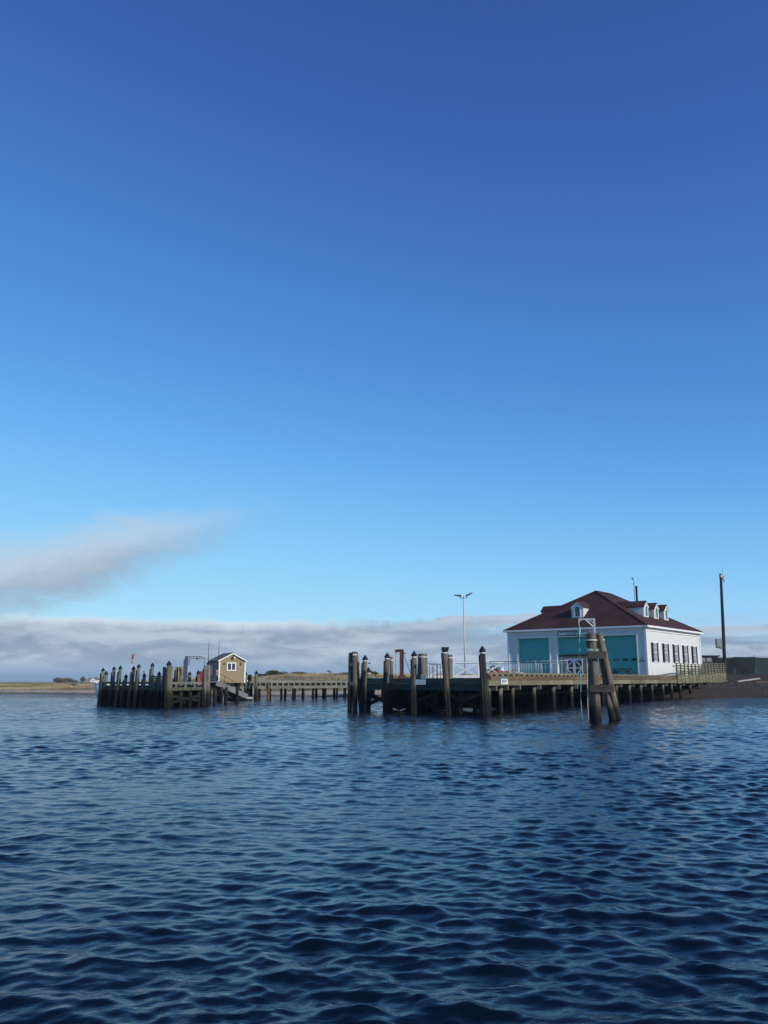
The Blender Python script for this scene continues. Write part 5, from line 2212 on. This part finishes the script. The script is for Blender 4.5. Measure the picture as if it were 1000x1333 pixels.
# sloping ramp down to the float
rt0, rt1 = at(273.8, 887.6, 72.5), at(314.5, 909.0, 77.8)
rt0.z, rt1.z = 1.62, .36
rmp = thing('sloping_ramp', 'grey ribbed ramp sloping down to the low float', 'ramp', V(rt1.x, rt1.y, .1))
rdv = (rt1 - rt0).normalized()
rs_ = rdv.cross(ZUP).normalized()
ru_ = rs_.cross(rdv).normalized()
s = MB()
Lr = (rt1 - rt0).length
s.obox((rt0 + rt1) / 2, rdv, rs_, ru_, Lr / 2, .55, .03)
s.build('tread', 'ramp_grey', rmp)
for sg_ in (-1, 1):
    s = MB()
    s.beam(rt0 + rs_ * sg_ * .58 - ZUP * .06, rt1 + rs_ * sg_ * .58 - ZUP * .02, .07, .44, ru_)
    s.build('side_beam', 'ramp_grey', rmp)
    s = MB()
    s.tube([rt0 + rs_ * sg_ * .58 + V(0, 0, .85), rt0.lerp(rt1, .72) + rs_ * sg_ * .58 + V(0, 0, .72)], .018, 6)
    s.tube([rt0 + rs_ * sg_ * .58 + V(0, 0, .45), rt0.lerp(rt1, .72) + rs_ * sg_ * .58 + V(0, 0, .38)], .014, 6)
    for k in range(4):
        b_ = rt0.lerp(rt1, .72 * k / 3) + rs_ * sg_ * .58
        s.tube([b_, b_ + V(0, 0, .85 - .13 * k / 3)], .018, 6)
    s.build('handrail', 'dark_steel', rmp)
for k in range(14):
    s = MB()
    b_ = rt0.lerp(rt1, (k + .6) / 14.5) + ru_ * .04
    s.beam(b_ - rs_ * .5, b_ + rs_ * .5, .04, .025)
    s.build('cleat', 'grey_timber', rmp)
fa, fb = at(292, 911, 77.4), at(331, 911, 79.3)
flt = thing('float_stage', 'low wooden float at the foot of the grey ramp', 'float', V((fa.x + fb.x) / 2, 79, -.1))
fm_ = at(309.5, 911, 77.0)
fp = [V(fa.x, 78.4, 0), V(fm_.x, 77.0, 0), V(fb.x, 78.2, 0), V(fb.x - .9, 80.6, 0), V(fa.x - .3, 80.3, 0)]
s = MB()
s.prism(fp, -.12, .14)
s.build('float_body', 'fender_dark', flt)
s = MB()
s.prism([q + (V((fa.x + fb.x) / 2, 79, 0) - q) * -.02 for q in fp], .144, .27)
s.build('float_deck', 'grey_timber', flt)
s = MB()
s.beam(V(fm_.x, 76.96, .22), V(fb.x, 78.16, .22), .06, .17)
s.build('rub_rail', 'pale_plank', flt)

# ------------------------------------------------------------------ paler rail fence on the dunes behind the walkway
rfn = thing('dune_rail_fence', 'sun-bleached post and rail fence on the dunes behind the walkway', 'fence', V(-9, 101, gz(-9, 101)))
fpts = []
for k in range(13):
    pxx = 332 + k * 9.2
    Yk = 100.5
    q = at(pxx, 880, Yk)
    fpts.append(V(q.x, Yk, gz(q.x, Yk)))
for k, q in enumerate(fpts):
    s = MB()
    zt_ = 2.18 + (.28 * max(0, 1 - abs(k - 2.5) / 2.5))
    s.beam(V(q.x, q.y, q.z - .3), V(q.x, q.y, zt_), .11, .11)
    s.build('post', 'grey_timber', rfn)
    if k < len(fpts) - 1:
        q2 = fpts[k + 1]
        zt2 = 2.18 + (.28 * max(0, 1 - abs(k + 1 - 2.5) / 2.5))
        for dz_ in (.08, .42):
            s = MB()
            s.beam(V(q.x, q.y - .08, zt_ - dz_), V(q2.x, q2.y - .08, zt2 - dz_), .04, .11)
            s.build('rail', 'grey_timber', rfn)

# ------------------------------------------------------------------ plants
def leafy(name, c, rx, ry, rz, n, leaf, mat, label, cat='shrub', group=None, stem=True):
    """shrub: short woody stems and many small leaf faces through an uneven crown"""
    th_ = thing(name, label, cat, c, group)
    rr = random.Random(int(c[0] * 100) + n)
    lob = [(rr.uniform(-.55, .55), rr.uniform(-.5, .5), rr.uniform(.25, .8), rr.uniform(.35, .62)) for _ in range(9)]
    mb = MB()
    for _ in range(n):
        lx, ly, lz, lr = rr.choice(lob)
        d = V(rr.gauss(0, 1), rr.gauss(0, 1), rr.gauss(0, 1)).normalized() * lr * rr.uniform(.55, 1.0)
        p = Vector(c) + V((lx + d.x) * rx, (ly + d.y) * ry, max(.02, lz * .85 + d.z * .8) * rz)
        a = V(rr.gauss(0, 1), rr.gauss(0, 1), rr.gauss(0, 1)).normalized()
        b = a.cross(V(rr.gauss(0, 1), rr.gauss(0, 1), rr.gauss(0, 1))).normalized()
        L = leaf * rr.uniform(.6, 1.4)
        mb.add([p - a * L, p + b * L * .5, p + a * L, p - b * L * .5], [(0, 1, 2, 3)])
    me = bpy.data.meshes.new('crown')
    off = Vector(c)
    me.from_pydata([(p[0] - off.x, p[1] - off.y, p[2] - off.z) for p in mb.v], [], mb.f)
    me.materials.append(MATS[mat])
    o = bpy.data.objects.new('crown', me)
    COL.objects.link(o)
    o.parent = th_
    s = MB()
    for (lx, ly, lz, lr) in lob[:6]:
        s.tube([Vector(c) - V(0, 0, .15), Vector(c) + V(lx * rx * .4, ly * ry * .4, lz * rz * .4), Vector(c) + V(lx * rx, ly * ry, lz * rz * .85)], [.05 * rz, .03 * rz, .015 * rz], 5)
    s.build('trunk', 'brace', th_)
    return th_


def on_ground(px, Y, dz=0.0):
    q = at(px, 880, Y)
    return (q.x, Y, gz(q.x, Y) + dz)


leafy('dune_shrub', on_ground(359, 122), 1.75, 1.4, .78, 2400, .09, 'shrub_leaf', 'broad rounded green shrub on the dune behind the rail fence')
leafy('dune_shrub', on_ground(343, 122), .9, .8, .45, 1000, .11, 'shrub_leaf', 'smaller dark shrub left of the broad dune shrub')
leafy('dune_shrub', on_ground(389, 124), 1.2, 1.0, .36, 800, .10, 'shrub_leaf', 'low scrubby bush right of the broad dune shrub')
leafy('dune_shrub', on_ground(489, 122), 1.1, 1.0, .55, 900, .10, 'shrub_leaf', 'brownish scrub bush on the dune behind the short capped pile')
leafy('dune_shrub', on_ground(451, 125), 1.6, 1.0, .38, 800, .10, 'shrub_leaf', 'low olive bush on the dune beside the bound cluster of piles')
leafy('dune_shrub', on_ground(605.5, 108), .5, .5, .95, 700, .09, 'shrub_leaf', 'small dark bush below the lamp post')
leafy('dune_shrub', on_ground(596, 110), .8, .6, .75, 700, .09, 'shrub_leaf', 'dark spreading bush left of the lamp post foot')
leafy('dune_shrub', on_ground(581, 104), 1.0, .8, .85, 900, .09, 'shrub_leaf', 'dark green bush seen through the middle of the lattice gangway')
FAR_G = 'far trees beyond the sand spit'
leafy('far_tree', on_ground(81, 330), 4.2, 3.0, 1.95, 3400, .20, 'far_leaf', 'wide grey-green thicket of trees beyond the sand spit', 'tree', FAR_G)
leafy('far_tree', on_ground(94, 345), 2.6, 2.0, 1.15, 1300, .20, 'far_leaf', 'low thinning end of the thicket beyond the sand spit', 'tree', FAR_G)
leafy('far_tree', on_ground(108.5, 335), 1.25, 1.3, 2.15, 1400, .19, 'far_leaf', 'single rounded tree between thicket and white house', 'tree', FAR_G)

# grass on the dunes: golden tussocks, with brown scrub in the hollows
def blades(name, n, seed, test, h0, h1, wide, mat, label):
    g = np.random.default_rng(seed)
    x_ = np.where(g.random(n) < .8, g.uniform(-75, 14, n), g.uniform(-140, -55, n))
    y_ = g.uniform(96, 165, n)
    d_ = y_ - np.interp(x_, SHX, SHY)
    m_ = np.sin(x_ * .33 + 1.2 * np.sin(y_ * .21)) + np.sin(y_ * .42 + x_ * .17 + 1.0) + .8 * np.sin(x_ * .9 - y_ * .5) + g.normal(0, .45, n)
    keep = test(m_, d_)
    x_, y_ = x_[keep], y_[keep]
    k_ = len(x_)
    hgt = g.uniform(h0, h1, k_) * np.interp(x_, [-60, -35], [.6, 1])
    wd2 = g.uniform(.4, 1, k_) * wide
    lx, ly = g.normal(0, .09, k_), g.normal(0, .07, k_)
    z_ = ground_z(x_, y_)
    vv = np.zeros((k_ * 3, 3))
    vv[0::3] = np.stack([x_ - wd2, y_, z_ - .03], 1)
    vv[1::3] = np.stack([x_ + wd2, y_, z_ - .03], 1)
    vv[2::3] = np.stack([x_ + lx, y_ + ly, z_ + hgt], 1)
    o_ = np_mesh(name, vv, np.arange(k_ * 3).reshape(-1, 3), mat, False)
    o_['kind'] = 'stuff'
    tag(o_, label, 'grass')


blades('dune_grass', 90000, 3, lambda m_, d_: (d_ > 6.5) & (m_ > -.35), .10, .32, .035, 'grass_blade', 'dry golden dune grass covering the low sand spit')
blades('dune_scrub', 70000, 4, lambda m_, d_: (d_ > 5.0) & (m_ < -.25), .06, .24, .045, 'scrub_blade', 'low brown scrub between the golden dune grass')

# ------------------------------------------------------------------ far buildings on the spit
def far_house(c, wx, wy, hw2, hr, wall, label, name='far_house'):
    th_ = thing(name, label, 'house', c)
    x_, y_, z_ = c
    s = MB()
    s.add([V(x_ - wx, y_ - wy, z_ - .3), V(x_ + wx, y_ - wy, z_ - .3), V(x_ + wx, y_ + wy, z_ - .3), V(x_ - wx, y_ + wy, z_ - .3),
           V(x_ - wx, y_ - wy, z_ + hw2), V(x_ + wx, y_ - wy, z_ + hw2), V(x_ + wx, y_ + wy, z_ + hw2), V(x_ - wx, y_ + wy, z_ + hw2),
           V(x_, y_ - wy, z_ + hr - .05), V(x_, y_ + wy, z_ + hr - .05)],
          [(0, 1, 5, 8, 4), (1, 2, 6, 5), (2, 3, 7, 9, 6), (3, 0, 4, 7)])
    s.build('wall', wall, th_)
    s = MB()
    for sg_ in (-1, 1):
        o_ = .2
        k_ = (hr - hw2) / wx
        a0, a1 = V(x_, y_ - wy - o_, z_ + hr), V(x_ + sg_ * (wx + o_), y_ - wy - o_, z_ + hw2 - k_ * o_)
        b0, b1 = V(x_, y_ + wy + o_, z_ + hr), V(x_ + sg_ * (wx + o_), y_ + wy + o_, z_ + hw2 - k_ * o_)
        u_ = V(0, 0, .12)
        s.add([a0, a1, b1, b0, a0 + u_, a1 + u_, b1 + u_, b0 + u_], [(0, 1, 2, 3), (4, 7, 6, 5), (0, 4, 5, 1), (1, 5, 6, 2), (2, 6, 7, 3)])
    s.build('roof', 'house_roof', th_)
    s = MB()
    s.beam(V(x_ - wx * .3, y_ - wy - .03, z_ + hw2 * .5), V(x_ + wx * .1, y_ - wy - .03, z_ + hw2 * .5), .04, hw2 * .3)
    s.build('window', 'pane', th_)
    return th_


q = on_ground(124.5, 420)
far_house(q, 1.35, 3.0, 1.25, 2.15, 'house_white', 'tiny white gabled house on the far spit')
q = on_ground(118.0, 428)
far_house(q, 1.6, 2.0, 1.0, 1.9, 'box_grey', 'tiny grey house beside the white one on the far spit')
q = on_ground(96.8, 133)
far_house((q[0], q[1], q[2] + .08), .30, .4, .26, .38, 'house_yellow', 'tiny bright yellow hut low on the sandy spit', 'yellow_hut')
q = on_ground(428.0, 150)
far_house((q[0], q[1], q[2] + .0), .30, .4, .75, .95, 'house_white', 'tiny white hut on the dune crest beyond the walkway', 'white_hut')

# gull over the landing
q = at(481, 863.5, 60)
s = MB()
s.tube([q + V(-.10, 0, -.01), q + V(0, 0, 0), q + V(.12, 0, .01)], [.02, .045, .015], 6)
s.add([q + V(0, -.04, .02), q + V(.05, -.04, .02), q + V(.04, -.22, .07), q + V(-.02, -.40, .03), q + V(-.02, -.22, .06)], [(0, 1, 2, 3, 4)])
s.add([q + V(0, .04, .02), q + V(.05, .04, .02), q + V(.04, .22, .07), q + V(-.02, .40, .03), q + V(-.02, .22, .06)], [(4, 3, 2, 1, 0)])
o = settle(s.build('gull', 'dark_steel'))
tag(o, 'tiny dark bird in flight above the short capped pile', 'bird')

# ------------------------------------------------------------------ thin sea air
hz_ = MB()
hz_.prism([V(-4700, -4700, 0), V(4700, -4700, 0), V(4700, 4700, 0), V(-4700, 4700, 0)], -4.0, 17.5)
me = bpy.data.meshes.new('haze')
me.from_pydata(hz_.v, [], hz_.f)
ho = bpy.data.objects.new('haze', me)
COL.objects.link(ho)
ho['kind'] = 'stuff'
ho['label'] = 'thin pale sea air over the harbour'
hm = bpy.data.materials.new('sea_air')
hm.use_nodes = True
hm.node_tree.nodes.clear()
hn = NT(hm.node_tree)
pv = hn.node('ShaderNodeVolumePrincipled')
pv.inputs['Color'].default_value = (0.86, 0.92, 1.0, 1)
pv.inputs['Density'].default_value = 0.0002
pv.inputs['Anisotropy'].default_value = 0.2
mo = hn.node('ShaderNodeOutputMaterial')
hn.l.new(pv.outputs[0], mo.inputs['Volume'])
me.materials.append(hm)
